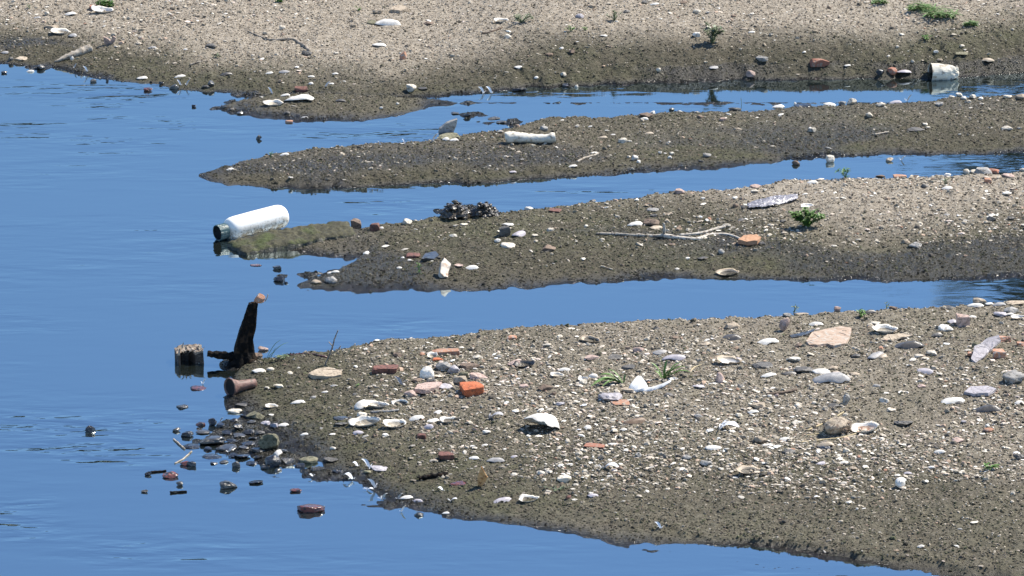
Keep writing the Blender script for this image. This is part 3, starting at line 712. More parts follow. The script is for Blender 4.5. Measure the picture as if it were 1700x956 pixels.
# mossy slab under the bottle
def build_slab():
    c = [on_z(378, 401, .018), on_z(572, 364, .046), on_z(592, 385, .036), on_z(406, 418, .016)]   # back-left, back-right, front-right, front-left
    o0 = c[0].copy(); nu, nv = 60, 18; V_, F_ = [], []
    for i in range(nu + 1):
        for j in range(nv + 1):
            u, v = i / nu, j / nv; p = c[0].lerp(c[1], u).lerp(c[3].lerp(c[2], u), v) - o0
            p.z += .014 * math.sin(math.pi * u ** .7) * (1 - v * .7)
            ed = min(u * nu / 2, (nu - i) / 2, j / 1.5, (nv - j) / 1.5, 1)
            p.z += .006 * mnoise.noise(p * 16) + .006 * mnoise.noise(p * 50) + .005 * mnoise.noise(p * 110) - .007 * (1 - ed)
            p.x += .004 * mnoise.noise(p * 30 + Vector((3, 3, 3))) * (1 - ed) * 4
            V_.append(p)
    k = lambda i, j: i * (nv + 1) + j
    for i in range(nu):
        for j in range(nv): F_.append((k(i, j), k(i, j + 1), k(i + 1, j + 1), k(i + 1, j)))
    rim = [k(i, 0) for i in range(nu + 1)] + [k(nu, j) for j in range(1, nv + 1)] + [k(i, nv) for i in range(nu - 1, -1, -1)] + [k(0, j) for j in range(nv - 1, 0, -1)]
    b0 = len(V_)
    for r_ in rim: p = V_[r_].copy(); p.z = -.06 - o0.z; p.y += .01 * mnoise.noise(p * 20); V_.append(p)
    n = len(rim)
    for i in range(n): F_.append((rim[i], rim[(i + 1) % n], b0 + (i + 1) % n, b0 + i))
    m, t, b = nodes('mossy_slab_surface'); tc = N(t, 'ShaderNodeTexCoord')
    n1 = N(t, 'ShaderNodeTexNoise', i_Scale=60.0, i_Detail=6.0, i_Roughness=.7); n2 = N(t, 'ShaderNodeTexNoise', i_Scale=11.0, i_Detail=4.0)
    for n_ in (n1, n2): t.links.new(tc.outputs['Object'], n_.inputs['Vector'])
    A = ramp(t, n1.outputs['Fac'], [(.3, (.014, .013, .007)), (.5, (.045, .042, .020)), (.7, (.10, .092, .045))])
    B_ = ramp(t, n1.outputs['Fac'], [(.3, (.018, .024, .005)), (.65, (.065, .085, .016))])
    mx = N(t, 'ShaderNodeMix', data_type='RGBA'); t.links.new(ramp(t, n2.outputs['Fac'], [(.50, (0, 0, 0)), (.66, (1, 1, 1))]), mx.inputs['Factor']); t.links.new(A, mx.inputs['A']); t.links.new(B_, mx.inputs['B'])
    t.links.new(mx.outputs['Result'], b.inputs['Base Color']); b.inputs['Roughness'].default_value = .8
    bp = N(t, 'ShaderNodeBump', i_Strength=.9, i_Distance=.008); t.links.new(n1.outputs['Fac'], bp.inputs['Height']); t.links.new(bp.outputs[0], b.inputs['Normal'])
    o = mesh_obj('mossy_slab', V_, F_, [m, mat('slab_wet_side', (.006, .006, .004), (.030, .030, .015), .5, 50, .9, (.07, .075, .03), .15)], loc=o0, midx=[0] * (nu * nv) + [1] * n)
    reg(o, 500, 392, 'mossy', 'slab', 'slab', 'flat moss covered slab sloping into the water beneath the white bottle', 220)
build_slab()

# ------------------------------------------------------------------ the stump with its root
def build_stump():
    g = on_z(403, 604, .004); s = mpp(g); Y = g.y
    e = empty('tree_stump', g, 'black waterlogged stump leaning upright out of the shallow water', 'stump')
    def P(px, py, dy=0): return on_y(px, py, Y + dy) - g
    ctrl = [P(403, 616), P(402, 602), P(403, 588), (P(403, 572)), P(407, 552), P(412, 532), P(417, 515), P(420, 503)]
    rad = [30, 21, 15.5, 14, 12.8, 11.2, 9.6, 7.8]
    pp, rr = smooth_path(ctrl, [r_ * s for r_ in rad], 7)
    ns = 26; V_, F_ = [], []
    for i, p in enumerate(pp):
        for j in range(ns):
            a = 2 * math.pi * j / ns
            q = 1 + .20 * math.sin(3 * a + 1.1 + i * .03) + .12 * math.sin(7 * a + i * .12) + .22 * mnoise.noise(Vector((math.cos(a) * 1.6, math.sin(a) * 1.6, i * .13)))
            hf = math.cos(a) * rr[i] * q; df_ = math.sin(a) * rr[i] * q * .9
            V_.append(Vector((p.x + hf, p.y + df_, p.z + (.010 * mnoise.noise(Vector((a * 2, 3, 1))) if i > len(pp) - 3 else 0) + hf * .12)))
    for i in range(len(pp) - 1):
        for j in range(ns):
            j2 = (j + 1) % ns; F_.append((i * ns + j, i * ns + j2, (i + 1) * ns + j2, (i + 1) * ns + j))
    F_.append(tuple((len(pp) - 1) * ns + j for j in range(ns)))
    mesh_obj('trunk', V_, F_, BLACKW, parent=e)
    for ctrl, rad in (([P(398, 594), P(382, 591), P(362, 589, .01), P(344, 587, .01)], [10, 7, 5.5, 4.5]), ([P(410, 600), P(424, 605, -.02), P(436, 611, -.04)], [10, 6, 3]),
                      ([P(394, 602, -.02), P(384, 607, -.03), P(376, 613, -.05)], [9, 6, 3])):
        pp, rr = smooth_path(ctrl, [r_ * s for r_ in rad], 6); v, f = tube(pp, rr, 11, .3, 4); mesh_obj('root', v, f, BLACKW, parent=e)
    reg(e, 405, 555, 'black', 'stump', 'stump', e['label'], 60)
    # shard balanced on the stump's top
    t0 = on_y(431, 496, Y); v, f = rock_verts(17 * s, 12 * s, 19 * s, 77, .8, False, 3)
    o = mesh_obj('pottery_shard', v, f, M['B'], smooth=False, rot=(.1, .35, .2)); o.location = t0
    reg(o, 432, 495, 'orange', 'pottery shard', 'shard', 'orange pottery shard perched on top of the black stump', 18)
    q, qr = smooth_path([Vector((0, 0, 0)), Vector((4 * s, 0, 7 * s)), Vector((5 * s, -.004, 13 * s))], [.9 * s, .8 * s, .5 * s], 4); v, f = tube(q, qr, 6)
    o = mesh_obj('twig', v, f, SH['T']); o.location = on_y(440, 500, Y - .01)
    reg(o, 446, 488, 'thin', 'twig', 'twig', 'thin upright twig stuck beside the orange shard on the stump top', 6)
build_stump()

# ------------------------------------------------------------------ hollow timber block standing in the water
def build_block():
    g = on_z(315, 600, 0); s = mpp(g)
    e = empty('timber_block', g, 'square dark timber block with a hollow standing in the water left of the stump', 'block'); e.rotation_euler = (R(3), R(-3), R(12))
    bm = bmesh.new(); bmesh.ops.create_cube(bm, size=1.0)
    for v in bm.verts: v.co = Vector((v.co.x * 44 * s, v.co.y * 37 * s, v.co.z * 44 * s))
    bmesh.ops.subdivide_edges(bm, edges=bm.edges[:], cuts=11, use_grid_fill=True)
    for v in bm.verts:
        c = v.co.copy(); inn = max(0, 1 - abs(c.x + 6 * s) / (12 * s)) * (c.y < -12 * s)
        v.co.y += min(1, inn * 2.4) * 26 * s                          # the hollow in the front face
        v.co += Vector((mnoise.noise(Vector((c.x * 90, c.y * 90, c.z * 12))), mnoise.noise(Vector((c.x * 90, c.y * 90, c.z * 12 + 9))), mnoise.noise(c * 45) * 1.6)) * .0045
    for v in bm.verts:
        if v.co.z > 16 * s: v.co.z += .010 * mnoise.noise(Vector((v.co.x * 60, v.co.y * 60, 0)))
    bm.verts.index_update()
    v = [q.co.copy() for q in bm.verts]; f = [tuple(w_.index for w_ in q.verts) for q in bm.faces]; bm.free()
    mi = [1 if sum(v[i].z for i in q) / len(q) > 19.5 * s else 0 for q in f]
    mesh_obj('block_body', v, f, [mat('soaked_shaded_timber', (.010, .007, .005), (.042, .030, .023), .6, 40, .9, (.09, .07, .055), .18, wet=.1, bd=.006), mat('split_timber_top', (.10, .075, .055), (.24, .19, .145), .85, 50, .8, (.36, .31, .25), .2)], parent=e, smooth=False, midx=mi)  # sides also darkened in colour to stand for shade, top paler
    parts = []; r = rnd(8)
    for k in range(16):
        a = Vector((r.uniform(-14, 22) * s, r.uniform(-18, 18) * s, 21 * s)); parts.append(leaf_strip(a, a + Vector((r.uniform(-7, 9) * s, r.uniform(-5, 5) * s, r.uniform(3, 11) * s)), r.uniform(2, 5) * s, .001, 3))
    v, f = merge(parts); mesh_obj('splinters', v, f, WOOD, parent=e)
    reg(e, 315, 588, 'dark', 'timber block', 'block', e['label'], 50)
build_block()

# ------------------------------------------------------------------ broken pottery neck, crumpled cup, pale bone, driftwood, sheet
def build_neck():
    g = ground(392, 652); s = mpp(g); o0 = g + Vector((0, 0, 11 * s))
    outer = [(-13, 14.5), (-14, 15.5), (-12, 16), (-8, 14), (-2, 11.5), (6, 9.5), (18, 8.5), (30, 8), (38, 7)]
    inner = [(38, 6), (10, 7.5), (-2, 9.5), (-8, 12), (-13, 14.5)]
    v, f = lathe([(a * s, r_ * s) for a, r_ in outer + inner], 30)
    for p in v: p.y += .0014 * mnoise.noise(p * 60); p.z += .0014 * mnoise.noise(p * 60 + Vector((4, 4, 4)))
    e = empty('pottery_bottle_neck', o0, 'brown flared pottery bottle neck at the water edge, dark mouth facing the water', 'pottery'); e.rotation_euler = (0, R(2), R(38))
    mesh_obj('neck', v, f, mat('brown_pottery', (.13, .065, .05), (.28, .17, .135), .6, 50, .5, (.10, .07, .05), .35), parent=e)
    v, f = lathe([(-11.5 * s, 13.2 * s), (-10 * s, 8 * s), (-9.5 * s, .0002)], 24); mesh_obj('mouth_shade', v, f, mat('mouth_shade_black', (.006, .005, .005), (.016, .013, .012), .95, 60, .3), parent=e)  # black disc stands in for the shade inside the mouth
    reg(e, 395, 645, 'brown', 'pottery neck', 'pottery', e['label'], 60)
build_neck()
def build_cup():
    g = on_z(1567, 130, 0); s = mpp(g)
    e = empty('crumpled_cup', g + Vector((0, 0, 9 * s)), 'crumpled cream paper cup lying half sunk at the far water edge', 'cup'); e.rotation_euler = (0, R(3), R(10))
    prof = [(-22, 15.5), (-24, 16.4), (-21, 16.2), (-10, 15.8), (0, 15), (8, 14.6), (15, 13.6), (21, 12.8), (23, 11), (23.5, 3), (23.6, .02)]
    v, f = lathe([(a * s, r_ * s) for a, r_ in prof], 36)
    for p in v:
        a = math.atan2(p.z, p.y); k = abs(math.sin(a * 2.5 + p.x * 60)) ; am = sst(-6 * s, 18 * s, p.x)
        sc_ = 1 - float(am) * .38 * (1 - k) - .05 * mnoise.noise(p * 40); p.y *= sc_; p.z *= sc_
    cm = mat('cream_card', (.60, .55, .44), (.76, .72, .60), .6, 30, .3, (.30, .24, .17), .2)
    mesh_obj('cup_wall', v, f, cm, parent=e, smooth=False)
    v, f = lathe([(-22 * s, 15.5 * s), (-2 * s, 13.6 * s), (-1 * s, .02 * s)], 36); mesh_obj('cup_inside', v, f, M['N'], parent=e)
    v, f = lathe([(4 * s, 15.1 * s), (4 * s, 15.6 * s), (9 * s, 15.3 * s), (9 * s, 14.6 * s)], 36); 
    reg(e, 1567, 118, 'cream', 'crumpled cup', 'cup', e['label'], 48)
build_cup()
def build_bone():
    p0, p1 = ground(839, 238), ground(922, 238); s = mpp(p0); ctrl = []; o0 = p0.copy()
    for k, (q, dz) in enumerate(((0, 0), (.08, 1), (.3, 1), (.55, -.5), (.8, -1), (.93, .5), (1, 1.5))): ctrl.append(p0.lerp(p1, q) - o0 + Vector((0, 0, (9 + dz) * s)))
    pp, rr = smooth_path(ctrl, [x * s for x in (8.5, 10, 8.6, 7.2, 6.8, 8.8, 7.6)], 6); v, f = tube(pp, rr, 16, .12, 5)
    o = mesh_obj('bleached_bone', v, f, mat('bleached_bone_surface', (.56, .52, .42), (.76, .72, .62), .75, 35, .5, (.40, .34, .25), .25)); o.location = o0
    reg(o, 880, 232, 'pale', 'bone', 'bone', 'thick pale bone lying on the upper sandbar, flared at its right end', 88)
build_bone()
def build_drift():
    p0, p1 = ground(91, 104), ground(151, 84); s = mpp(p0); o0 = p0.copy(); ctrl = [p0.lerp(p1, q) - o0 + Vector((0, 0, (1.5 + 3 * q) * s)) for q in (0, .25, .5, .75, 1)]
    pp, rr = smooth_path(ctrl, [x * s for x in (1.2, 4, 5.8, 6.6, 6.8)], 6); v, f = tube(pp, rr, 12, .25, 9)
    o = mesh_obj('driftwood', v, f, WOOD); o.location = o0
    reg(o, 122, 92, 'pale', 'driftwood', 'driftwood', 'pale wedge of driftwood pointing down to the water at far left', 64)
build_drift()
def build_sheet():
    g = ground(1283, 338); s = mpp(g); nu, nv = 44, 26; V_, F_ = [], []
    for i in range(nu + 1):
        for j in range(nv + 1):
            u, v = i / nu * 2 - 1, j / nv * 2 - 1; x = u * 43 * s + .01 * mnoise.noise(Vector((v * 2, 1, u))); y = v * 24 * s * (1 - .5 * u * u) + u * 26 * s
            z = float(terrain(np.array([g.x + x]), np.array([g.y + y]), fine=False)[0]) - g.z + .006 + .012 * (1 - u * u) * (1 - v * v) + .011 * abs(mnoise.noise(Vector((u * 5, v * 4, 3)))) * (1 - .7 * abs(u)) + .004 * mnoise.noise(Vector((u * 14, v * 12, 5)))
            V_.append(Vector((x, y, z)))
    for i in range(nu):
        for j in range(nv): a = i * (nv + 1) + j; F_.append((a, a + nv + 1, a + nv + 2, a + 1))
    m = mat('cloudy_plastic_film', (.15, .15, .17), (.36, .35, .39), .25, 45, .7, (.60, .58, .60), .3, bd=.004)
    o = mesh_obj('plastic_sheet', V_, F_, m, loc=g)
    sm = o.modifiers.new('thickness', 'SOLIDIFY'); sm.thickness = .0008
    reg(o, 1283, 333, 'grey', 'plastic sheet', 'plastic sheet', 'crumpled cloudy grey plastic sheet lying on the dry part of the bottle sandbar', 85)
build_sheet()
def mud_clump(px, py, w, h, seed, label, c='K'):
    g = ground(px, py + h * .42); s = mpp(g); r = rnd(seed); parts = []
    for k in range(80):
        a = r.uniform(0, 6.28); q = math.sqrt(r.random()); hh = (1 - q * q) * h * .85
        v, f = rock_verts(r.uniform(5, 12) * s, r.uniform(5, 11) * s, r.uniform(3, 8) * s, seed * 100 + k, .5, False, 2)
        off = Vector((math.cos(a) * q * w * .42 * s, math.sin(a) * q * w * .36 * s, max(1, hh * r.uniform(.55, 1)) * s)); parts.append(([p + off for p in v], f))
    v, f = rock_verts(w * .86 * s, w * .7 * s, h * .95 * s, seed, .2, False, 3); parts.append(([p + Vector((0, 0, h * .1 * s)) for p in v], f))
    v, f = merge(parts); o = mesh_obj('mud_clump', v, f, mat('wet_black_mud', (.020, .016, .011), (.07, .055, .036), .35, 70, .8, (.15, .12, .08), .2, wet=.5), loc=g, smooth=False)
    reg(o, px, py, 'black', 'mud clump', 'mud clump', label, w)
mud_clump(756, 346, 60, 30, 3, 'left lump of lumpy black wet mud behind the cream stone')
mud_clump(804, 346, 56, 26, 4, 'right lump of lumpy black wet mud behind the cream stone')

# shaggy tan clump with straws
def shaggy():
    g = ground(1390, 718); s = mpp(g); e = empty('dry_root_clump', g, 'shaggy tan root clump with dry straws beside a white bowl shell', 'root clump')
    v, f = rock_verts(46 * s, 40 * s, 32 * s, 91, .25, False, 4)
    v = [p + p.normalized() * .003 * mnoise.noise(Vector((p.x * 160, p.y * 160, p.z * 40))) + Vector((0, 0, 11 * s)) for p in v]
    mesh_obj('clump_body', v, f, M['T'], parent=e)
    r = rnd(4); parts = []
    for k in range(60):
        a = r.uniform(0, 6.28); b0 = Vector((math.cos(a) * 17 * s, math.sin(a) * 15 * s, r.uniform(3, 20) * s)); parts.append(leaf_strip(b0, b0 + Vector((math.cos(a) * 9 * s, math.sin(a) * 9 * s, r.uniform(-6, 3) * s)), 2 * s, .001, 3))
    v, f = merge(parts); mesh_obj('root_hairs', v, f, M['N'], parent=e)
    reg(e, 1390, 706, 'tan', 'root clump', 'root clump', e['label'], 48)
shaggy()
for pts, lb in (([(1340, 716), (1375, 700), (1402, 684)], 'bent dry straw rising behind the shaggy tan clump'), ([(1328, 736), (1370, 731), (1400, 727), (1424, 720)], 'long dry straw lying in front of the shaggy tan clump'),
                ([(1338, 724), (1355, 722), (1372, 718)], 'short dry straw left of the shaggy tan clump')):
    stick(pts, [1.6, 1.0], 'straw', STRAW, lb, 'straw', 'straw')

# ------------------------------------------------------------------ branches and sticks
stick([(990, 389), (1020, 390), (1050, 392), (1080, 393), (1102, 393)], [2.0, 3.2], 'branch', PALEB, 'long forked pale branch lying across the bottle sandbar', 'branch', 'branch', children=[
    ([(1102, 393), (1118, 395), (1140, 398), (1160, 398), (1178, 391), (1208, 391), (1230, 398)], (4.6, 1.8)), ([(1128, 392), (1165, 388), (1190, 381), (1204, 378)], (2.4, 2.8)),
    ([(1102, 393), (1103, 393, 12), (1102, 393, 22)], (3.0, 2.0))])
stick([(412, 53), (440, 65), (458, 67), (484, 66), (500, 74), (514, 85)], [1.4, 3.4], 'twig', TWIG, 'kinked bare twig lying on the far shore, thicker at its lower right end', 'twig', 'twig', rough=.2)
stone(510, 87, 18, 9, 'D', .6, label='dark bark chunk at the thick end of the kinked twig', name='bark_chunk', noun='bark chunk')
stick([(288, 730), (297, 738), (306, 746)], [1.5, 1.7], 'stick', TWIG, 'pale stick end poking diagonally from the water among the black stones', 'stick', 'stick')
stick([(318, 750), (305, 762), (290, 770)], [1.3, 1.1], 'stick', TWIG, 'short stick slanting down left below the black stones in the water', 'stick', 'stick')
stick([(250, 785), (262, 784), (276, 783)], [1.8, 1.6], 'stick', BLACKW, 'short dark stick joining two reddish stones in the lower left water', 'stick', 'stick')
stick([(282, 819), (298, 818), (310, 817)], [2.0, 1.6], 'stick', BLACKW, 'lone dark stick floating flat in the water at lower left', 'stick', 'stick')
stick([(958, 270), (972, 263), (986, 259), (994, 256)], [2.0, 1.6], 'stick', WOOD, 'pale knobbly stick on the upper sandbar below the pale bone', 'stick', 'stick')
stick([(998, 443), (1008, 446), (1016, 448)], [1.6, 1.4], 'stick', WOOD, 'short white stick near the front edge of the bottle sandbar', 'stick', 'stick')
stick([(1452, 224), (1463, 222), (1475, 220)], [1.4, 1.2], 'stick', WOOD, 'thin pale stick near the right end of the upper sandbar', 'stick', 'stick')
stick([(1273, 656), (1290, 654), (1306, 652), (1322, 648)], [2.2, 2.6], 'stick', M['N'], 'dark brown stick beside two pinkish pebbles on the near sandbar', 'stick', 'stick', cw='brown')
stick([(1005, 756 + 22), (1022, 768), (1040, 758)], [1.2, 1.0], 'stick', TWIG, 'thin straight twig continuing the pale blue feather on the near sandbar', 'twig', 'twig')
stick([(480, 590), (500, 588), (520, 589), (542, 594)], [1.2, 1.6], 'stick', M['Q'], 'thin reddish stem lying along the waterline right of the stump', 'stem', 'stem', cw='reddish')
stick([(1145, 620), (1152, 611), (1165, 607)], [1.2, 1.2], 'stick', STRAW, 'thin dry stalk right of the white china shard', 'stalk', 'stalk')
stick([(696, 796), (712, 794), (728, 792), (742, 789)], [4.0, 3.4], 'stick', BLACKW, 'thick black bark strip lying near the front edge of the near sandbar', 'bark strip', 'bark', cw='black', rough=.4)
stick([(615, 686), (640, 685), (662, 682)], [2.4, 1.8], 'stick', M['G'], 'grey stick lying just below the row of open white shells', 'stick', 'stick', cw='grey')
stick([(768, 408), (776, 406), (788, 405)], [1.2, 1.0], 'stick', TWIG, 'tiny twig on the bottle sandbar above the tilted pale stone', 'twig', 'twig')
stick([(801, 56), (812, 55), (826, 50), (834, 46)], [1.8, 1.2], 'stick', M['N'], 'dark bent twig on the far shore between the white shell and grey weed', 'twig', 'twig', cw='dark')
stick([(315, 108), (330, 104), (345, 102)], [1.6, 1.4], 'stick', TWIG, 'thin twig lying low on the far shore left of the kinked twig', 'twig', 'twig')
stick([(1160, 268), (1168, 270)], [1.8, 1.2], 'stick', M['D'], 'small dark stub on the front edge of the upper sandbar', 'stub', 'stick')
# dead twig standing at the back edge of the near sandbar
stick([(540, 606, 0), (546, 604, 12), (552, 603, 26), (556, 603, 42), (562, 603, 56)], [1.7, .8], 'dead_stalk', TWIG, 'dead grey stalk standing against the water at the near sandbar tip', 'stalk', 'stalk',
      children=[([(548, 604, 14), (560, 604, 22), (566, 604, 30)], (1.0, .7)), ([(553, 603, 28), (546, 603, 36)], (1.0, .6))])
stick([(575, 590, 0), (582, 588, 7), (590, 586, 16)], [1.0, .6], 'dead_stalk', STRAW, 'short dry stalk leaning right of the dead grey stalk', 'stalk', 'stalk')

# ------------------------------------------------------------------ china, flagstone, leaf and other thin broken pieces
def china():
    g = ground(1064, 650); s = mpp(g); e = empty('china_shard', g, 'bright white broken china plate piece standing on its curved rim', 'china')
    cm = mat('glazed_china', (.80, .79, .75), (.86, .85, .82), .25, 20, .1, (.60, .56, .50), .08, wet=.3)
    poly = [(-22, 4), (-14, 12), (2, 24), (12, 26), (14, 18), (20, 6), (8, -2), (-6, -1)]; poly = [(a * s, b_ * s * 1.2) for a, b_ in poly]
    v, f = slab(poly, 2.6 * s, 3, .0004, 2)
    for p in v: p.y += 14 * p.x * p.x + 6 * (p.z - .02) ** 2
    mesh_obj('plate_wall', v, f, cm, parent=e, rot=(R(-46), 0, R(22)))
    poly = [(-6, 0), (6, -4), (20, -3), (38, 4), (52, 14), (50, 16), (34, 9), (18, 4), (4, 4)]; poly = [(a * s, b_ * s) for a, b_ in poly]
    v, f = slab(poly, 6 * s, 5, .0004, 2); mesh_obj('plate_rim', v, f, cm, parent=e, rot=(R(-40), 0, R(6)))
    for c_ in e.children: c_.location.z = .004
    reg(e, 1075, 634, 'white', 'china shard', 'china', e['label'], 66)
china()
def flat(px, py, pts, th, material, name, label, cat, noun, cw, tilt=(0, 0), lift=.5):      # an outline lying on the ground, real thickness
    g = ground(px, py); s = mpp(g); gy_ = []
    for p in pts: q = on_z(p[0], p[1], g.z); gy_.append((q.x - g.x, q.y - g.y))
    v, f = slab([(a, b_) for a, b_ in gy_], th * s, int(px), .0016, 3)
    v = [Vector((p.x, p.z, p.y + th * s * lift)) for p in v]; f = [q[::-1] for q in f]
    o = mesh_obj(name, v, f, material, loc=g, smooth=False, rot=(R(tilt[0]), R(tilt[1]), 0))
    return reg(o, px, py, cw, noun, cat, label, max(p[0] for p in pts) - min(p[0] for p in pts))
FLAG = mat('weathered_terracotta', (.38, .27, .19), (.57, .44, .34), .85, 40, .5, (.50, .45, .38), .3)
flat(1378, 564, [(1338, 570), (1348, 556), (1372, 550), (1396, 545), (1414, 548), (1412, 562), (1404, 574), (1384, 578), (1374, 574), (1358, 577), (1344, 576)], 4.5, FLAG, 'flagstone', 'large flat orange-tan flagstone slab near the back of the near sandbar', 'flagstone', 'flagstone', 'orange')
flat(1244, 401, [(1225, 404), (1234, 397), (1256, 395), (1263, 400), (1258, 406), (1240, 407)], 7, mat('orange_tile', (.42, .22, .12), (.58, .34, .2), .85, 50, .4), 'tile_fragment', 'flat orange tile piece at the right end of the forked branch', 'tile', 'tile piece', 'orange')
flat(1332, 555, [(1310, 559), (1330, 555), (1352, 549), (1350, 553), (1330, 560), (1314, 562)], 3, M['V'], 'slate_sliver', 'thin dark slate sliver left of the orange flagstone', 'slate', 'slate sliver', 'dark')
flat(540, 622, [(512, 625), (524, 618), (545, 615), (568, 620), (566, 628), (540, 630), (520, 629)], 6, M['T'], 'flat_stone', 'wide flat pale tan stone near the tip of the near sandbar, right of the stump', 'stone', 'flat stone', 'pale')
flat(1642, 578, [(1615, 585), (1640, 572), (1660, 570), (1662, 576), (1645, 586), (1625, 590)], 4, M['L'], 'slate_piece', 'grey slate strip bridging the orange lumps at the right edge', 'slate', 'slate strip', 'grey', (6, -8), 2.0)
flat(1626, 592, [(1612, 598), (1616, 586), (1628, 583), (1643, 587), (1632, 596), (1620, 602)], 4, M['L'], 'slate_piece', 'pale lavender slate chip leaning below the grey slate strip at right', 'slate', 'slate chip', 'lavender', (14, 6), 1.5)
flat(710, 646, [(688, 652), (694, 644), (716, 640), (734, 641), (728, 648), (706, 654)], 7, M['P'], 'tile_fragment', 'long pinkish tile strip left of the bright orange brick', 'tile', 'tile strip', 'pinkish')
flat(1620, 652, [(1600, 655), (1612, 646), (1640, 645), (1654, 650), (1640, 657), (1616, 658)], 5, M['L'], 'flat_stone', 'flat pale grey stone at the right edge, below the round grey stone', 'stone', 'flat stone', 'grey')
flat(1480, 562, [(1462, 566), (1474, 558), (1500, 556), (1516, 559), (1498, 562), (1480, 567)], 3, M['T'], 'bark_piece', 'thin tan bark strip between two shells right of the orange flagstone', 'bark', 'bark strip', 'tan')
flat(714, 429, [(700, 433), (706, 425), (724, 422), (729, 428), (720, 434)], 5, M['V'], 'flat_stone', 'flat grey stone left of the tilted pale wedge stone', 'stone', 'flat stone', 'grey')
flat(662, 17, [(648, 20), (656, 13), (674, 14), (677, 19), (664, 22)], 5, M['T'], 'flat_stone', 'flat tan stone above the long white shell on the far shore', 'stone', 'flat stone', 'tan')
plate(801, 792, [(793, 809), (794, 790), (801, 771), (805, 781), (810, 790), (806, 799), (797, 810)], 1.6, M['A'], 'dry_leaf', 'amber dry leaf standing upright near the front of the near sandbar', 'leaf', 8, -12, 'leaf', 'amber', .0012, (801, 808))
plate(743, 205, [(728, 222), (729, 212), (740, 202), (758, 197), (757, 208), (752, 220), (742, 224)], 5, M['G'], 'shell_fragment', 'upright grey shell wedge standing on the mossy pile in the far channel', 'shell', 12, 15, 'shell wedge', 'grey', .001, (743, 219))
plate(742, 445, [(733, 460), (730, 452), (742, 434), (750, 428), (756, 440), (748, 450), (740, 462)], 9, mat('quartz_wedge', (.58, .48, .38), (.78, .70, .60), .6, 30, .5, (.40, .26, .17), .3), 'wedge_stone', 'tilted pale wedge stone near the front edge of the bottle sandbar', 'stone', -42, 34, 'wedge stone', 'pale', .002, (742, 460))
plate(182, 68, [(173, 72), (172, 60), (180, 64), (184, 68), (188, 59), (193, 61), (191, 70), (182, 75)], 3, M['P'], 'curled_bark', 'curled pale bark scrap standing on the far shore near the driftwood wedge', 'bark', 10, 0, 'bark scrap', 'pale', .0015, (182, 74))
# ------------------------------------------------------------------ stones and bricks (x, y, w, h, colour, angularity)
stone(783, 645, 36, 26, 'O', .5, True, 'brick_fragment', 'brick piece', 'bright orange brick lump on the near sandbar', deep=.9, yaw=12)
stone(709, 620, 25, 27, 'W', 0, False, 'white_stone', 'stone', 'round bright white egg-like stone on the near sandbar')
stone(640, 612, 44, 17, 'R', .5, True, 'brick_fragment', 'brick piece', 'long dull brown brick lying left of the grey stone cluster', deep=.55, yaw=-5)
stone(740, 584, 46, 12, 'B', .4, True, 'brick_fragment', 'brick piece', 'pale orange brick strip at the back of the near sandbar', deep=.4, yaw=8)
stone(1302, 540, 18, 27, 'P', .25, False, 'brick_fragment', 'brick piece', 'upright pinkish brick peg left of the flat orange flagstone', deep=.8)
stone(1195, 628, 14, 22, 'P', .25, False, 'brick_fragment', 'brick piece', 'small upright pinkish peg on the near sandbar below the flat black shell', deep=.8)
stone(1598, 533, 22, 27, 'P', .4, True, 'brick_fragment', 'brick piece', 'upright pink brick chunk behind the white stone at right', deep=.8)
stone(1682, 624, 42, 28, 'G', 0, False, 'round_stone', 'stone', 'big round grey stone at the right edge of the near sandbar')
stone(1672, 629, 10, 14, 'W', .3, label='white chip leaning on the big round grey stone at right')
stone(1657, 588, 21, 20, 'B', .3, True, 'brick_fragment', 'brick piece', 'rounded orange brick lump under the grey slate strip at right')
stone(1665, 562, 26, 16, 'B', .4, True, 'brick_fragment', 'brick piece', 'orange brick lump above the grey slate strip at right')
stone(1694, 571, 14, 10, 'B', .4, True, 'brick_fragment', 'brick piece', 'orange brick corner cut by the right edge of view')
stone(1612, 588, 13, 10, 'B', .4, True, 'brick_fragment', 'brick piece', 'tiny orange brick chip left of the lavender slate chip')
stone(517, 842, 46, 19, 'Q', .2, False, 'water_stone', 'stone', 'large reddish brown stone alone in the water at the bottom', deep=.6)
stone(379, 803, 30, 18, 'V', .6, False, 'water_stone', 'stone', 'grey pointed stone alone in the lower water right of the floating stick')
stone(150, 712, 18, 15, 'K', .3, False, 'water_stone', 'stone', 'lone black stone in open water at far left')
stone(430, 228, 10, 10, 'K', .5, False, 'water_stone', 'stone', 'lone black stone in the water left of the upper sandbar')
stone(1360, 103, 34, 14, 'U', .5, True, 'brick_fragment', 'brick piece', 'long reddish brick on the far shore left of the crumpled cup', deep=.4, yaw=12)
stone(1481, 118, 17, 15, 'U', .1, False, 'brick_fragment', 'brick piece', 'round orange brick lump at the far water edge left of the cup')
stone(1461, 120, 14, 12, 'K', .5, label='black chunk touching the round orange lump')
stone(500, 149, 24, 12, 'R', .4, True, 'brick_fragment', 'brick piece', 'dark red brick on the muddy spit near the far shore', deep=.5)
stone(669, 93, 12, 17, 'B', .5, False, 'brick_fragment', 'brick piece', 'small upright orange brick piece on the far shore')
stone(591, 372, 18, 19, 'N', .4, True, 'brick_fragment', 'brick piece', 'brown brick cube at the right end of the mossy slab')
stone(622, 377, 17, 15, 'R', .6, True, 'brick_fragment', 'brick piece', 'dark brown brick piece right of the brown brick cube')
stone(778, 352, 25, 13, 'C', .6, label='cream angular stone in front of the black mud clumps')
stone(446, 732, 36, 34, 'E', .3, False, 'mossy_stone', 'stone', 'mossy tan lump at the wet left tip of the near sandbar')
stone(453, 765, 27, 24, 'K', .6, label='black wet stone below the mossy tan lump')
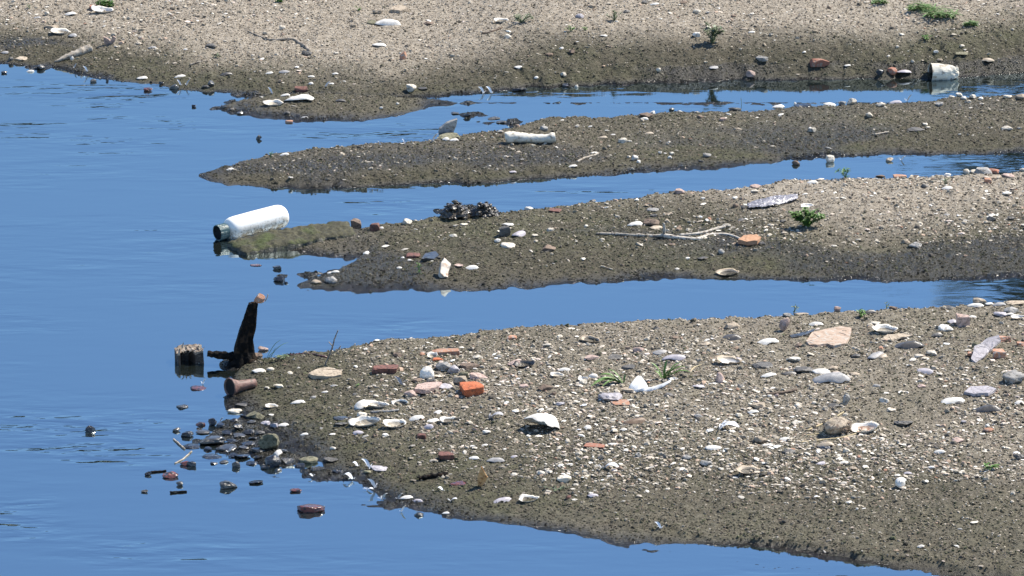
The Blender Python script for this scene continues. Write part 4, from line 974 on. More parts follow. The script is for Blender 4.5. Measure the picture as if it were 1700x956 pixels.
stone(353, 728, 44, 20, 'V', .1, False, 'water_stone', 'stone', 'dark grey domed stone, largest of the stones off the near sandbar tip')
stone(283, 787, 27, 14, 'Q', .3, False, 'water_stone', 'stone', 'reddish stone at the right end of the short dark stick in the water')
stone(246, 786, 11, 9, 'K', .4, False, 'water_stone', 'stone', 'small dark stone at the left end of the short dark stick')
stone(330, 643, 28, 9, 'Q', .5, False, 'water_stone', 'stone', 'flat reddish stone in the water left of the pottery neck')
stone(303, 674, 20, 8, 'V', .3, False, 'water_stone', 'stone', 'low wet stone in the water below the flat reddish stone')
stone(838, 384, 19, 20, 'D', .4, True, 'stone', 'stone', 'dark cube-shaped stone on the bottle sandbar')
stone(1633, 283, 28, 15, 'G', .5, True, 'stone', 'stone', 'grey block with dark front at the right end of the bottle sandbar ridge')
stone(1648, 283, 22, 12, 'U', .3, False, 'brick_fragment', 'brick piece', 'orange brick lump touching the grey block at far right')
# name, x, y, w, h, colour, angularity
for row in """
78 22 9 9 C .1|113 16 15 9 T .3|85 43 24 9 T .4|120 97 7 8 W .1|18 98 10 8 D .4|35 96 22 9 T .4|68 110 14 9 V .4|7 120 10 6 K .3|155 134 11 8 V .3|178 133 5 6 K .2|350 76 20 11 D .5
246 148 15 9 Q .4|268 138 8 6 K .3|290 143 17 11 V .2|322 176 8 6 K .3|350 139 13 12 V .2|342 144 14 8 D .4|372 177 10 6 V .3|385 181 9 6 D .3|398 187 11 6 V .4|155 12 13 9 U .5
469 45 11 10 C .1|626 19 16 10 T .4|617 37 16 9 E .4|587 42 9 7 T .2|712 38 18 8 N .6|843 60 12 9 C .3|660 172 6 5 W .1|633 179 6 5 W .1|683 146 17 15 C .4|702 146 18 7 D .7|480 201 14 6 B .3|477 187 10 7 D .6
745 224 40 14 E .4|755 187 14 6 V .6|775 190 14 7 K .6|820 195 20 7 V .6|834 201 22 7 V .6|963 26 15 10 L .2|983 10 14 8 T .4|1040 18 13 7 D .6|1070 3 10 6 D .5|1135 3 13 7 N .4|1157 18 14 9 C .1|1218 26 9 5 N .4
1156 57 14 11 W .5|949 86 12 8 N .5|912 90 14 7 N .4|1093 116 8 8 C .1|935 123 11 9 C .4|957 143 6 6 C .1|862 147 26 9 K .7|940 141 16 8 K .7|1265 97 22 13 G .2|1246 122 16 13 P .4|903 213 14 12 G .2
1073 190 25 12 N .2|1083 187 10 8 W .5|1115 181 10 6 V .3|1220 180 22 10 D .2|1163 194 12 8 N .6|1200 198 12 8 P .3|1225 214 15 8 T .3|958 209 8 6 C .2|1034 233 15 12 C .1|1110 236 7 6 W .1
1490 78 6 6 C .1|1554 85 9 7 W .1|1597 76 9 6 C .1|1597 88 24 6 E .3|1515 102 7 6 C .1|1560 99 10 6 T .2|1475 93 7 5 W .1|1353 52 8 6 T .3|1376 12 8 6 N .3|1333 174 28 9 K .5|1320 172 5 6 W .1|1398 171 14 10 G .1
1414 169 17 15 C .3|1461 173 18 9 C .2|1560 172 15 10 G .2|1580 160 10 6 C .1|1592 157 12 8 C .2|1600 162 10 7 W .1|1607 168 11 7 C .1|1615 160 12 9 C .2|1628 163 9 6 W .2|1673 160 16 9 C .2|1694 160 18 12 T .1
1443 191 13 11 C .4|1348 215 14 10 C .1|1520 213 30 10 D .8|1536 206 9 6 C .2|1540 211 9 5 C .2|1672 212 20 11 C .2|1692 212 8 5 C .1|1645 211 13 4 G .2|1463 171 8 5 W .1|1630 172 8 5 C .1
676 367 18 12 C .4|878 346 15 9 W .1|922 348 20 6 R .4|752 390 14 8 C .4|826 399 12 9 W .1|843 406 25 11 C .2|911 411 26 12 N .5|914 381 15 9 C .6|888 390 11 6 C .4|770 372 14 6 C .4|757 374 10 5 C .3|1300 366 12 6 D .5
1054 262 12 12 W .2|1060 268 7 7 W .1|1044 260 7 5 C .1|1096 253 7 6 W .1|1116 254 8 6 C .2|1112 261 7 6 W .1|1174 257 15 9 G .2|1050 280 6 5 C .1|1128 317 18 12 P .3|984 333 11 6 D .4|1007 338 8 5 C .2|1057 331 8 5 W .2
1084 347 22 8 G .2|1085 357 14 7 D .6|1082 368 27 15 N .4|1111 355 14 8 T .4|1221 342 11 11 N .2|1234 344 9 9 D .1|1232 364 16 6 D .5|1167 329 8 5 W .2|1220 328 10 6 W .2|1254 308 20 9 P .4|1253 316 14 7 C .3
1265 404 14 9 D .5|1198 418 11 11 G .1|1141 428 9 5 W .2|1166 427 20 6 D .5|1124 446 9 5 W .2|968 429 9 5 W .2|973 376 7 7 C .1|1116 405 12 5 N .3|1108 367 11 10 T .4|1205 373 16 9 C .5
1378 264 15 15 C .1|1321 270 14 10 N .1|1477 265 13 9 T .2|1461 291 17 6 N .4|1494 292 24 10 B .4|1520 292 12 7 N .3|1573 290 12 8 W .1|1604 285 11 10 C .1|1617 284 14 8 C .2|1652 292 30 8 T .2|1674 290 22 9 P .2|1640 300 12 11 B .4
1535 308 14 9 D .1|1672 320 16 9 W .4|1645 362 18 13 D .5|1679 362 14 9 D .4|1520 405 25 13 G .3|1503 400 14 9 T .3|1604 366 12 6 G .3|1697 281 10 6 C .2|1425 398 8 5 C .2|1340 344 8 5 W .1
460 444 14 9 K .3|463 463 20 12 K .5|475 469 7 5 K .3|525 467 18 9 T .2|550 464 21 16 G .2|686 423 24 9 R .4|668 428 7 5 W .1|681 432 10 6 W .1|762 441 16 9 P .5|726 427 12 6 D .4|640 408 14 5 W .4|425 439 20 5 Q .2
428 592 18 16 N .5|437 578 18 10 P .5|330 603 6 5 K .3|449 612 14 7 C .2|480 618 13 6 C .2|462 640 18 10 C .4|443 644 9 7 C .2|390 681 24 10 C .2|400 672 20 8 D .5|425 688 32 16 E .4|333 703 17 9 Q .2|353 701 15 16 K .5
337 716 24 9 V .2|293 713 14 9 V .2|311 720 20 13 K .4|315 739 32 10 K .4|376 741 36 12 V .2|352 756 34 9 K .2|308 768 20 11 Q .4|318 770 16 12 K .2|392 771 14 14 V .5|425 799 24 8 K .3|395 708 18 12 K .6|412 716 22 12 K .7|398 722 20 9 V .5
402 755 26 8 K .5|430 745 26 10 V .4|413 735 24 9 K .5|478 765 22 13 V .4|512 762 32 15 E .4|549 762 26 12 D .6|440 702 16 10 L .3|455 706 13 10 L .4|432 718 16 9 D .5|240 815 12 7 V .3|298 803 12 9 V .2|491 813 20 9 Q .3
738 607 31 19 G .1|753 613 22 19 L .1|780 607 36 15 N .2|770 621 18 12 E .2|794 622 30 14 P .5|793 592 18 10 C .3|764 631 24 20 T .3|681 653 22 16 P .2|727 596 17 7 O .4|693 630 20 10 N .6|715 633 16 12 D .5|738 640 30 12 L .5
601 689 19 15 C .2|570 692 32 9 V .3|566 702 24 8 D .5|700 724 15 12 R .4|741 756 27 15 R .5|553 744 11 8 C .2|640 723 12 9 W .3|788 744 10 6 C .3|760 801 26 9 Q .5|628 776 32 11 L .2|610 783 14 8 E .2|695 853 16 9 K .5
808 716 15 8 W .3|855 601 26 15 P .4|968 634 14 12 C .3|1021 592 22 10 D .3|982 592 26 10 P .4|1060 580 20 13 P .2|1043 608 24 10 D .3|1044 645 28 12 T .3|1012 657 42 20 L .3|1030 667 32 8 B .3|905 643 26 14 N .5|918 654 12 10 N .3
988 738 34 8 U .5|1000 758 11 10 T .3|961 753 13 11 C .2|966 748 8 6 W .1|899 785 14 10 C .2|937 793 24 14 C .1|957 786 9 7 C .1|971 782 10 7 C .1|944 826 8 9 R .5|1103 758 7 10 D .4|1140 759 17 12 G .2|1060 755 11 10 G .3
1306 523 15 10 G .3|1216 541 26 14 T .5|1329 572 20 9 N .3|1317 594 26 12 W .5|1265 605 37 14 D .4|1334 612 36 15 D .5|1384 610 16 9 T .3|1418 621 18 9 T .2|1288 657 9 9 P .1|1278 658 8 7 W .1|1260 672 26 14 T .1|1325 673 13 9 C .3
1405 664 14 22 G .4|1384 672 22 9 D .4|1322 701 18 9 C .4|1306 712 12 9 C .1|1264 729 24 14 T .2|1309 748 22 9 D .5|1370 742 20 9 K .6|1172 768 22 13 G .2|1251 672 10 6 T .2|1415 777 17 9 T .4|1381 673 10 6 D .4|1245 712 14 7 C .3
1546 585 19 12 C .1|1525 590 18 8 C .2|1570 543 26 16 W .5|1581 534 18 10 L .3|1483 511 15 8 N .3|1573 509 22 7 D .3|1685 501 32 10 T .2|1679 514 26 15 G .2|1626 498 24 14 T .3|1640 562 10 8 E .3|1621 573 16 14 E .3|1500 700 34 13 D .3
1468 663 17 10 C .1|1590 729 22 11 P .4|1641 713 18 9 B .2|1692 757 20 12 D .5|1639 707 9 8 W .1|1423 845 6 6 W .1|1594 878 10 6 G .2|1390 512 12 9 P .1|1330 520 26 8 T .2|1556 555 22 9 D .3|1452 536 20 8 C .3|1660 520 22 9 L .3
1110 655 16 9 D .5|1160 640 22 9 L .4|870 640 14 8 P .3|930 670 16 9 L .3|1160 690 16 8 G .4|1480 680 16 9 C .3|1530 640 14 7 P .3|1060 690 14 7 C .3|850 560 16 9 B .3|908 572 16 8 C .2|1170 570 18 10 T .3|660 588 16 9 N .4
1120 560 16 8 N .4|1090 545 12 8 D .4|1455 640 14 8 G .4|1560 620 12 6 C .3|1600 700 10 6 L .3|1230 640 12 7 D .4|1420 590 18 9 D .4|1080 720 12 7 G .3|830 590 14 8 C .3|620 640 10 6 C .3|520 660 12 7 G .3|590 655 10 6 D .3|366 706 15 9 K .7|378 718 18 10 K .7|386 731 20 9 K .8|368 731 14 7 V .7|420 728 16 9 K .8|405 742 18 8 V .7|388 755 20 8 K .8|430 758 18 9 K .8|418 768 20 8 K .7|470 748 16 8 V .7|498 772 18 9 K .7|530 776 22 10 V .7|405 690 14 8 K .6|418 700 14 8 V .7
345 745 14 7 K .7|440 775 16 9 K .7|462 780 12 7 V .6|560 782 18 8 K .7|388 697 13 7 K .7|355 768 14 6 K .7|372 766 16 7 V .6
""".replace('\n', '|').split('|'):
    if not row.strip(): continue
    x_, y_, w_, h_, c_, a_ = row.split(); x_, y_, w_, h_, a_ = float(x_), float(y_), float(w_), float(h_), float(a_)
    nm, nn = 'stone', 'stone'
    if w_ < 13 and a_ < .25: nm = nn = 'pebble'
    if c_ in 'OBRU' and a_ >= .3: nm, nn = 'brick_fragment', 'brick chip'
    elif a_ >= .5: nn = 'jagged stone'
    elif a_ <= .1 and nn == 'stone': nn = 'rounded stone'
    stone(x_, y_, w_, h_, c_, a_, nm == 'brick_fragment', nm, nn)

# ------------------------------------------------------------------ shells: x y w h colour mode yaw inside
shell(900, 706, 62, 26, 'W', 'd', -6, inside='b', lift=8, width=.78, pitch=10, label='big white dome shell with a brown underside casting a black shadow', roll=-20)
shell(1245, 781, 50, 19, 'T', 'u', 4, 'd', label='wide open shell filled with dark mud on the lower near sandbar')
shell(1435, 713, 50, 13, 'W', 'u', 0, 'a', label='white open shell with an orange stain beside the shaggy tan clump')
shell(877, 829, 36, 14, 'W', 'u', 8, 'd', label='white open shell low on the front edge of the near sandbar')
shell(170, 18, 37, 10, 'W', 'u', 0, 'n', label='white open shell beneath the green tuft at the top left')
shell(645, 38, 44, 9, 'W', 'd', 0, label='long white shell near the top centre of the far shore')
shell(1380, 626, 66, 20, 'G', 'd', -8, label='large grey dome shell below the flat orange flagstone', pitch=-6)
shell(1213, 560, 38, 11, 'D', 'd', 0, label='flat black shell on the near sandbar left of the pinkish brick peg')
shell(606, 703, 54, 13, 'W', 'u', 2, 'm', label='longest white open shell in the shell cluster on the near sandbar')
shell(656, 705, 44, 16, 'W', 'u', 22, 'm', label='open white shell with a clear oval hollow, right of the longest one')
shell(627, 673, 39, 13, 'W', 'u', 8, 'm', label='white open shell topping the shell cluster')
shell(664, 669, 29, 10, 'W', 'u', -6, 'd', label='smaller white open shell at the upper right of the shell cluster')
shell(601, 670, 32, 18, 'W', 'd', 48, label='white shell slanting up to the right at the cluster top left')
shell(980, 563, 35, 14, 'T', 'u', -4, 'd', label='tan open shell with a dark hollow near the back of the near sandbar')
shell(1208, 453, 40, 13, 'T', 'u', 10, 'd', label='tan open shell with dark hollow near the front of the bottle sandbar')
shell(1054, 371, 29, 10, 'W', 'd', 4, label='bright white oval shell left of the brown stone above the branch')
shell(1635, 678, 56, 20, 'D', 'd', -10, label='large dark shell with a grey right end at the right side', pitch=-8)
shell(1508, 572, 54, 14, 'D', 'd', -10, label='long dark grey shell right of the flat orange flagstone')
shell(1470, 549, 44, 13, 'W', 'u', 8, 'm', label='white boat-like open shell right of the flat orange flagstone')
shell(834, 828, 34, 14, 'L', 'd', 18, label='lavender shell left of the low white open shell')
shell(1440, 518, 30, 8, 'D', 'd', 0, label='black flat shell behind the small green sprig')
snail(1495, 804, 24, 14, 'W', 20, 'white snail shell alone low on the near sandbar')
snail(1155, 58, 12, 9, 'W', 200); snail(1345, 215, 10, 8, 'W', 60)
for row in """
61 29 15 5 G d 0|117 22 22 8 W d 5|100 53 36 10 W u 4|121 58 16 9 G d 0|50 118 14 4 W d 0|236 129 19 4 W d 6|253 79 16 5 G d 0|299 126 20 6 W d 4|375 123 24 6 D d -8|8 86 14 6 G d 0
832 35 25 7 W u 0|630 74 24 5 W d 12|447 121 14 4 W d 0|473 119 20 5 G d 0|517 126 12 6 W d 0|516 138 9 5 W d 0|473 158 18 4 W d 0|454 173 34 8 W u 4|497 164 54 9 W d -12|566 166 17 5 D d 0|550 138 10 5 W d 0
556 122 12 4 W d 0|506 194 13 5 G d 0|1087 6 16 6 W d 0|932 80 9 5 W d 0|1235 47 12 5 C d 0|1248 52 12 6 W d 0|863 111 20 7 W d 4|890 129 9 5 W d 0|1185 112 20 5 G d 14|1002 59 14 4 W d 0|933 199 10 5 W d 0
980 209 8 4 W d 0|1008 216 8 4 W d 0|1018 223 9 4 W d 0|1077 221 17 4 T d 0|1000 228 18 4 T d 0|1292 177 22 5 W d 0|1378 173 22 5 W d 0|1407 108 12 5 W d 0|1335 86 7 4 W d 0|1640 99 22 6 T d 0|1500 120 28 5 L d -4
740 230 13 8 W d 0|753 231 17 7 W d 0|1487 169 22 5 L d 4|1070 196 14 7 W d 0|472 256 17 5 W d 0|383 280 15 7 W d 10|633 378 9 5 W d 0|844 372 22 6 W d -6|863 388 30 7 L d 38|851 284 13 6 L d 0|950 275 17 6 W d 0
987 253 14 6 W d 20|1078 341 16 8 N u -30|1090 376 26 10 T d 35|1349 302 20 5 W d 2|1340 342 24 7 W u 12|1572 312 21 6 W d -4|1571 356 12 5 G d 0|1647 356 14 6 W d 0|548 452 12 5 W d 0|557 450 14 7 W d 0|608 419 13 8 W d 25
663 444 10 4 W d 0|783 443 24 9 W d 0|510 378 9 5 W d 0|430 615 25 8 W d 12|495 666 27 12 W d -8|451 674 24 10 W u 25|450 688 12 5 W d 10|462 749 18 15 W d 55|718 591 20 12 W u 40|692 692 28 13 W d 16|727 684 18 10 W d 20
718 697 26 11 W d 24|747 697 36 15 W u 22|712 706 18 14 L d 0|595 718 22 6 L d 0|552 720 13 6 W d 0|787 760 18 5 W d 0|823 763 32 10 G d 4|804 738 14 6 W d 0|820 710 0 0 W d 0|937 613 24 8 W d 0|925 623 24 7 W u 8|968 629 18 14 W u 20
985 623 18 11 W d -8|1097 583 28 11 G d 14|1121 593 42 10 L d -6|1118 629 16 8 W u 6|870 607 36 7 D u 0|1055 698 42 11 N d 16|975 709 16 9 W d 20|1018 737 19 7 W d -12|1035 712 14 7 W d 6|946 770 12 5 W d 0|952 830 16 6 W d 20
985 822 20 6 L d -4|853 757 13 6 L d 0|740 851 13 5 W d 0|675 825 22 7 W d 14|693 831 18 5 L d -6|1355 537 26 9 W d 0|1273 567 42 9 W d 0|1211 602 42 6 T u 0|1222 595 22 9 L d -4|1277 622 28 8 W d 10|1310 619 28 7 D d 10|1363 617 36 7 W d 4
1250 682 20 9 W d -6|1186 742 32 12 W d -12|1305 728 24 10 W d -10|1275 738 24 8 W d -6|1370 737 32 11 T d -12|1363 769 20 5 L d 12|1400 768 20 5 W d 0|1290 673 10 5 W d 0|1455 588 38 16 G d 34|1466 590 20 15 T d 40|1536 616 30 5 L d 0
1556 556 20 7 W d 0|1620 506 28 7 W d 0|1642 503 16 8 W d 8|1659 504 22 8 G d 12|1675 521 17 6 W d 0|1691 527 26 8 W u 18|1582 664 44 14 W d 6|1590 668 22 9 D d -4|1500 652 18 6 W u 4|1470 652 16 6 W d 0|1692 668 18 10 W d 20
1615 525 14 5 W d 0|1507 785 15 5 L d -6|1546 775 13 5 W d 0|1560 750 20 3 W d 0|1010 790 10 4 W d 0|660 690 0 0 W d 0|470 705 20 6 W d 0|505 720 14 5 W d 0|540 650 12 5 W d 0|555 640 14 5 G d 0|640 660 0 0 W d 0
""".replace('\n', '|').split('|'):
    if not row.strip(): continue
    x_, y_, w_, h_, c_, m_, yw = row.split(); x_, y_, w_, h_ = map(float, (x_, y_, w_, h_))
    if w_ < 1: continue
    c_ = {'C': 'T'}.get(c_, c_)
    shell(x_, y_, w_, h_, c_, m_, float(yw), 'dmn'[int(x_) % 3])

# ------------------------------------------------------------------ feathers
for x_, y_, w_, h_, c_ in [(123, 110, 6, 9, 'W'), (145, 115, 9, 10, 'W'), (300, 138, 8, 10, 'W'), (309, 138, 8, 10, 'W'), (452, 151, 9, 12, 'W'), (540, 141, 11, 9, 'W'), (803, 150, 12, 12, 'W'), (816, 150, 12, 12, 'W'),
                           (717, 229, 14, 16, 'W'), (673, 236, 7, 10, 'W'), (632, 238, 6, 8, 'W'), (1506, 163, 10, 12, 'W'), (1496, 263, 9, 8, 'W'), (336, 634, 8, 9, 'W'), (365, 697, 8, 9, 'W'), (667, 633, 16, 16, 'G'),
                           (812, 691, 30, 13, 'G'), (614, 771, 18, 17, 'W'), (594, 771, 14, 9, 'W'), (585, 792, 20, 11, 'W'), (623, 803, 16, 18, 'W'), (609, 812, 14, 6, 'W'), (633, 825, 14, 13, 'W'), (660, 824, 12, 12, 'W'),
                           (748, 829, 14, 9, 'W'), (519, 789, 9, 6, 'W'), (1097, 873, 14, 12, 'W'), (1195, 709, 40, 9, 'W'), (1000, 776, 34, 9, 'W'), (666, 845, 10, 12, 'W'), (735, 813, 14, 5, 'W'), (379, 748, 12, 9, 'W')]:
    feather(x_, y_, w_, h_, c_)

# ------------------------------------------------------------------ plants
weed(1340, 363, 58, 38, 700, GREEN, 'dense leafy green weed on the dry part of the bottle sandbar', leaf=.13, stems=22, seed=3)
weed(1182, 57, 42, 38, 420, SAGE, 'tall feathery green weed on the far shore above the channel', leaf=.15, stems=14, seed=4)
weed(866, 31, 38, 18, 150, SAGE, 'low grey-green weed at the top centre of the far shore', leaf=.14, stems=12, seed=5)
weed(1020, 27, 30, 20, 90, SAGE, 'sparse grey-green weed right of the low grey-green one at the top', leaf=.15, stems=9, seed=6)
weed(948, 48, 18, 10, 30, GREEN, 'small bright green seedling near the top of the far shore', leaf=.3, stems=5, seed=7)
weed(971, 48, 14, 8, 22, GREEN, 'smallest green seedling, right beside another one at the top', leaf=.35, stems=4, seed=8)
weed(1404, 286, 32, 24, 34, GREEN, 'thin leafy green sprig at the back edge of the bottle sandbar', leaf=.24, stems=7, seed=9, droop=1)
weed(1570, 302, 16, 12, 26, SAGE, 'pale green seedling near the right end of the bottle sandbar ridge', leaf=.3, stems=5, seed=10)
weed(696, 447, 14, 20, 26, GREEN, 'small upright green sprig left of the tilted pale wedge stone', leaf=.4, stems=3, seed=11, spread=.5)
weed(450, 258, 9, 11, 12, GREEN, 'tiny green sprout on the left end of the upper sandbar', leaf=.5, stems=3, seed=12, spread=.6)
weed(1429, 521, 28, 13, 40, GREEN, 'small green rosette in front of the black flat shell', leaf=.26, stems=7, seed=13)
weed(1472, 508, 15, 12, 14, SAGE, 'tiny sprout on the back edge of the near sandbar right of the rosette', leaf=.34, stems=4, seed=14, spread=.7)
weed(1318, 513, 22, 20, 8, SAGE, 'thin two-leaved sprout behind the upright pinkish peg', leaf=.34, stems=4, seed=15, spread=.8)
weed(1231, 168, 8, 16, 3, SAGE, 'thin bare stem standing on the back edge of the upper sandbar', leaf=.3, stems=2, seed=16, spread=.5)
weed(1540, 63, 22, 10, 30, GREEN, 'small green plant above the crumpled cream cup', leaf=.25, stems=6, seed=17)
weed(470, 592, 40, 12, 40, SAGE, 'low green leaves at the water edge right of the stump', leaf=.14, stems=9, seed=18)
weed(50, 10, 20, 8, 20, SAGE, 'faint green seedling in the top left corner', leaf=.2, stems=4, seed=19)
weed(357, 93, 24, 9, 30, SAGE, 'small flat green weed on the far shore below the kinked twig', leaf=.16, stems=6, seed=20)
weed(596, 15, 16, 9, 18, GREEN, 'yellow-green seedling left of the flat tan stone at the top', leaf=.3, stems=4, seed=21)
weed(1640, 776, 34, 11, 14, GREEN, 'bright green leaf scrap on the lower right of the near sandbar', leaf=.42, stems=3, seed=22)
weed(592, 640, 10, 6, 8, GREEN, 'tiny green seedling above the white shell cluster', leaf=.4, stems=3, seed=23)
weed(925, 811, 50, 6, 34, SAGE, 'pale green ground weed above the low white open shell', leaf=.10, stems=10, seed=24, droop=.1)
def tuft(px, py, w, h, n, label, seed, material=GRASS, wd=2.2):
    r = rnd(seed); blades(px, py, [(r.uniform(-.4, .4) * w, r.uniform(-.5, .5) * w, h * r.uniform(.4, 1), r.uniform(-.4, .4) * w, wd) for _ in range(n)], material, label)
tuft(175, 12, 36, 13, 60, 'bright green grass tuft at the top left above the white open shell', 1)
tuft(463, 4, 14, 7, 22, 'tiny grass tuft cut by the top edge', 2)
tuft(1560, 30, 76, 10, 60, 'widest thin grass patch at the top right', 3); tuft(1530, 18, 60, 9, 60, 'grass patch adjoining the widest one at the top right', 4)
tuft(1460, 7, 34, 8, 30, 'short grass patch cut by the top edge at right', 5); tuft(1612, 44, 34, 8, 34, 'small grass patch below the widest one at the top right', 6)
blades(1102, 628, [(0, -8, 42, 0, 2.6), (2, 26, 22, -10, 5), (4, 46, 12, -6, 5), (-2, -24, 26, 6, 5), (0, 6, 30, 8, 4.5), (2, 18, 12, -16, 5), (0, 40, 17, 10, 4), (-4, -16, 10, 10, 4), (1, 12, 18, -12, 5), (3, 30, 24, 14, 4)],
       GRASS, 'wide bladed green grass tuft behind the white china shard')
blades(1028, 636, [(4, -32, 14, 4, 6), (4, -44, 6, -20, 7), (2, -52, 1, -34, 6), (6, -20, 20, 14, 4), (4, -36, 8, 16, 5), (8, 10, 14, 4, 3.5), (4, -30, 2, -30, 6)], GRASS, 'green grass blades fanning left of the white china shard')
blades(440, 602, [(0, 28, 40, 0, 2.6), (3, 40, 33, 8, 2), (2, 16, 18, 4, 2), (6, 34, 14, -6, 2), (8, 20, 26, 3, 1.8), (10, 44, 10, 4, 1.8), (-3, 4, 12, -6, 2)], GRASS, 'thin grass blades leaning right beside the stump base')
# ------------------------------------------------------------------ tall trees on the far side, off the picture; only the water shows them
def tree(px, Y, height, crown_w, seed, label, base=.0):
    r = rnd(seed); g = Vector(((px - 850) / FPX * (Y * CP + 1.3), Y, float(terrain(np.array([(px - 850) / FPX * Y]), np.array([Y]), fine=False)[0]) - .05))
    e = empty('tall_tree', g, label, 'tree', 'trees on the far side')
    P, Q = smooth_path([Vector((0, 0, 0)), Vector((.2, 0, height * .35)), Vector((-.1, .1, height * .7)), Vector((0, 0, height * .95))], [.42, .32, .18, .04], 6)
    v, f = tube(P, Q, 12, .15, seed); mesh_obj('trunk', v, f, M['N'], parent=e)
    rg2 = np.random.default_rng(seed); n = 26000; lim = []
    for k in range(26):
        z = height * r.uniform(.12, .92); a = r.uniform(0, 6.28); l = crown_w * .46 * (1 - .5 * max(0, z / height - .5)); lim.append((z, a, l))
        P, Q = smooth_path([Vector((0, 0, z)), Vector((math.cos(a) * l * .5, math.sin(a) * l * .5, z + l * .25)), Vector((math.cos(a) * l, math.sin(a) * l, z + l * .35))], [.12, .07, .02], 4)
        v, f = tube(P, Q, 6); mesh_obj('limb', v, f, M['N'], parent=e)
    L = np.array(lim); pick = rg2.integers(0, len(L), n); q = rg2.random(n) ** .7
    c = np.c_[np.cos(L[pick, 1]) * L[pick, 2] * q, np.sin(L[pick, 1]) * L[pick, 2] * q, L[pick, 0] + L[pick, 2] * .35 * q] + rg2.normal(0, .55, (n, 3))
    u = rg2.normal(0, 1, (n, 3)); u /= np.linalg.norm(u, axis=1)[:, None]; v_ = np.cross(u, rg2.normal(0, 1, (n, 3))); v_ /= np.linalg.norm(v_, axis=1)[:, None]
    s1, s2 = .20, .12
    Vv = np.stack([c - u * s1, c + v_ * s2, c + u * s1, c - v_ * s2], 1).reshape(-1, 3)
    o = np_mesh('foliage', Vv, np.arange(n * 4).reshape(-1, 4), mat('dark_foliage', (.025, .045, .015), (.05, .08, .025), .7, 3, .1)); o.parent = e
tree(2170, 46, 24, 4.6, 1, 'tall dark tree beyond the far shore at right, seen only reflected in the channels')

def added_wood():
    r = np.random.default_rng(12); n = 60000; X = r.uniform(-190, 190, n); top = 21 + 7 * fbm(X * .06, X * 0, 5, 3) + 3 * vn(X * .4, X * 0, 8)
    Z = top * r.random(n) ** .6; Y = 132 + 5 * vn(X * .1, X * 0, 3) + r.normal(0, 3.0, n) * np.sqrt(np.clip(1.05 - Z / top, .05, 1))
    c = np.c_[X, Y, Z]; u = r.normal(0, 1, (n, 3)); u /= np.linalg.norm(u, axis=1)[:, None]; v_ = np.cross(u, r.normal(0, 1, (n, 3))); v_ /= np.linalg.norm(v_, axis=1)[:, None]
    Vv = np.stack([c - u * .7, c + v_ * .45, c + u * .7, c - v_ * .45], 1).reshape(-1, 3)
    o = np_mesh('added_wood', Vv, np.arange(n * 4).reshape(-1, 4), mat('added_wood_foliage', (.03, .045, .018), (.06, .08, .03), .8, .3, .1))  # unseen tree belt, added so the ripples reflect something dark
    tag(o, 'added far belt of dark trees beyond the river, seen only in the ripples', 'wood', kind='stuff')
added_wood()

# ------------------------------------------------------------------ labels that single each thing out
SHORT = [('white bottle', 420, 366), ('black stump', 405, 555), ('timber block', 315, 588), ('bright orange brick', 783, 645), ('big white dome shell', 900, 704), ('flat orange flagstone', 1378, 562),
         ('white china shard', 1070, 632), ('dense leafy weed', 1340, 362), ('forked branch', 1100, 392), ('crumpled cream cup', 1567, 118), ('thick pale bone', 880, 232), ('driftwood wedge', 122, 92),
         ('kinked twig', 465, 66), ('upright amber leaf', 801, 790), ('shaggy tan clump', 1390, 706), ('black mud clumps', 780, 345), ('brown pottery neck', 395, 645), ('grey plastic sheet', 1283, 333),
         ('tilted pale wedge stone', 742, 445), ('green leaf scrap', 1641, 777), ('round orange lump', 1481, 118), ('tall feathery weed', 1182, 57), ('white snail shell', 1495, 804), ('big round grey stone', 1682, 624),
         ('white egg-like stone', 709, 619), ('mossy slab', 500, 392), ('large reddish water stone', 517, 842), ('upright pinkish peg', 1302, 540), ('upright grey shell wedge', 743, 208), ('dark red spit brick', 500, 149),
         ('upright orange brick piece', 669, 93), ('mud-filled open shell', 1245, 781), ('thin green sprig', 1404, 286), ('long white top shell', 645, 38), ('top-right grass patch', 1550, 24), ('low grey-green weed', 866, 31),
         ('mossy tan lump', 446, 732), ('upright pink brick chunk', 1598, 533), ('green rosette', 1429, 521), ('dark cube stone', 838, 384), ('low white open shell', 877, 829), ('long reddish brick', 1360, 103),
         ('longest white open shell', 606, 703), ('dark-hollowed tan shell', 980, 563), ('large grey dome shell', 1380, 626), ('round grey block', 1633, 283), ('black bark strip', 719, 793), ('dead grey stalk', 552, 580),
         ('upper sandbar tip', 340, 292), ('far left water edge', 10, 108), ('bottle sandbar tip', 495, 478), ('dark far-shore shell', 375, 123), ('green tuft at top left', 175, 6)]
SHORT = [s_ for s_ in SHORT if s_[0] != 'round grey block'] + [('grey block at far right', 1633, 283), ('dark jagged upper-sandbar stone', 1520, 213)]
def direction(dx, dy, n=4):
    a = math.degrees(math.atan2(-dy, dx)) % 360
    if n == 4: return ['right of', 'above', 'left of', 'below'][int(((a + 45) % 360) // 90)]
    return ['right of', 'up and right of', 'above', 'up and left of', 'left of', 'down and left of', 'below', 'down and right of'][int(((a + 22.5) % 360) // 45)]
def sizeword(w_): return 'tiny' if w_ < 10 else 'small' if w_ < 17 else '' if w_ < 26 else 'large'
used = set(t_[6] for t_ in THINGS if t_[6]); fix = {'mossy tan lump': 1}
def distword(d): return 'touching' if d < 16 else 'just' if d < 45 else '' if d < 100 else 'well' if d < 170 else 'far'
pend = [t_ for t_ in THINGS if not t_[6]]
def near(t_): return sorted(SHORT, key=lambda s_: math.hypot(s_[1] - t_[1], (s_[2] - t_[2]) * 1.3) + (1e4 if math.hypot(s_[1] - t_[1], s_[2] - t_[2]) < 5 else 0))
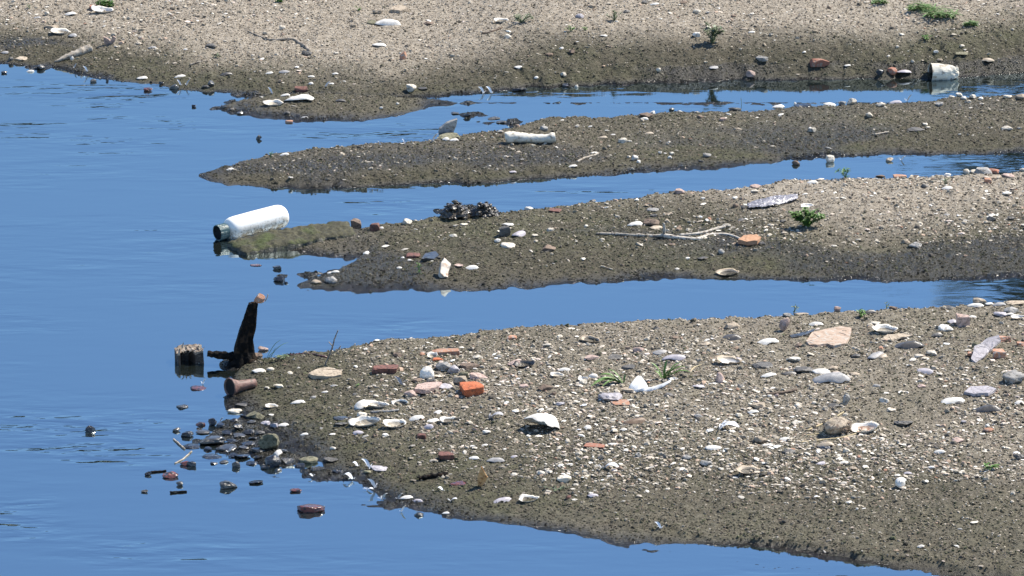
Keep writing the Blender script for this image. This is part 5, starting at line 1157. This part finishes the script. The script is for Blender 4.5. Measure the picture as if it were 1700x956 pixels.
def cand(t_, lv):
    nb = near(t_); a = nb[0]; b_ = nb[1]; d = math.hypot(a[1] - t_[1], a[2] - t_[2]); head = ' '.join(x for x in (sizeword(t_[7]), t_[3], t_[4]) if x)
    if lv == 0: return f"{head} {'just ' if d < 50 else ''}{direction(t_[1] - a[1], t_[2] - a[2])} the {a[0]}"
    if lv == 1: return f"{head} {'just ' if d < 50 else ''}{direction(t_[1] - a[1], t_[2] - a[2], 8)} the {a[0]}"
    if lv == 2: return f"{head} {direction(t_[1] - a[1], t_[2] - a[2])} the {a[0]}, {direction(t_[1] - b_[1], t_[2] - b_[2])} the {b_[0]}"
    return None
from collections import Counter, defaultdict
for lv in range(3):
    cs = [(t_, cand(t_, lv)) for t_ in pend]; cn = Counter(c for _, c in cs); nxt = []
    for t_, c in cs:
        if cn[c] == 1 and c not in used and len(c.split()) <= 16: t_[6] = c; used.add(c)
        else: nxt.append(t_)
    pend = nxt
grp = defaultdict(list)
for t_ in pend: grp[cand(t_, 0)].append(t_)
ORD = ['nearest', 'second nearest', 'third nearest', 'fourth nearest', 'fifth nearest', 'sixth nearest', 'seventh nearest', 'eighth nearest']
for c, L_ in grp.items():                            # the rest are told apart by how near they lie to the landmark
    every = []
    a = near(L_[0])[0]; head = ' '.join(x for x in (sizeword(L_[0][7]), L_[0][3], L_[0][4]) if x)
    for q in THINGS:
        if ' '.join(x for x in (sizeword(q[7]), q[3], q[4]) if x) == head and direction(q[1] - a[1], q[2] - a[2]) == direction(L_[0][1] - a[1], L_[0][2] - a[2]): every.append(q)
    every.sort(key=lambda q: math.hypot(q[1] - a[1], q[2] - a[2]))
    for q in L_:
        k = every.index(q); lb = f"{ORD[min(k, 7)]} {head} {direction(q[1] - a[1], q[2] - a[2])} the {a[0]}"
        i = 0
        q[6] = lb; used.add(lb)
GROUPS = {'stone': 'stones lying about the sandbars', 'pebble': 'pebbles lying about the sandbars', 'brick_fragment': 'broken bricks on the sandbars', 'mussel_shell': 'empty shells on the sandbars', 'snail_shell': 'snail shells on the sandbars',
          'feather': 'small feathers caught along the water edge', 'water_stone': 'stones standing in the water', 'weed': 'weeds growing on the sandbars', 'stick': 'sticks and twigs', 'grass_tuft': 'grass tufts', 'straw': 'dry straws by the tan clump',
          'slate_piece': 'slate pieces at the right', 'mud_clump': 'lumps of black mud', 'flat_stone': 'flat stones on the sandbars', 'dead_stalk': 'dead stalks'}
cats = {'round_stone': 'stone', 'white_stone': 'stone', 'mossy_stone': 'stone', 'water_stone': 'stone', 'brick_fragment': 'brick'}
for o, x_, y_, cw, nn, ct, lb, w_ in THINGS:
    nm = o.name.split('.')[0]; o['label'] = lb; o['category'] = {'brick fragment': 'brick', 'water stone': 'stone', 'white stone': 'stone', 'round stone': 'stone', 'mossy stone': 'stone'}.get(ct, ct)
    if nm in GROUPS: o['group'] = GROUPS[nm]
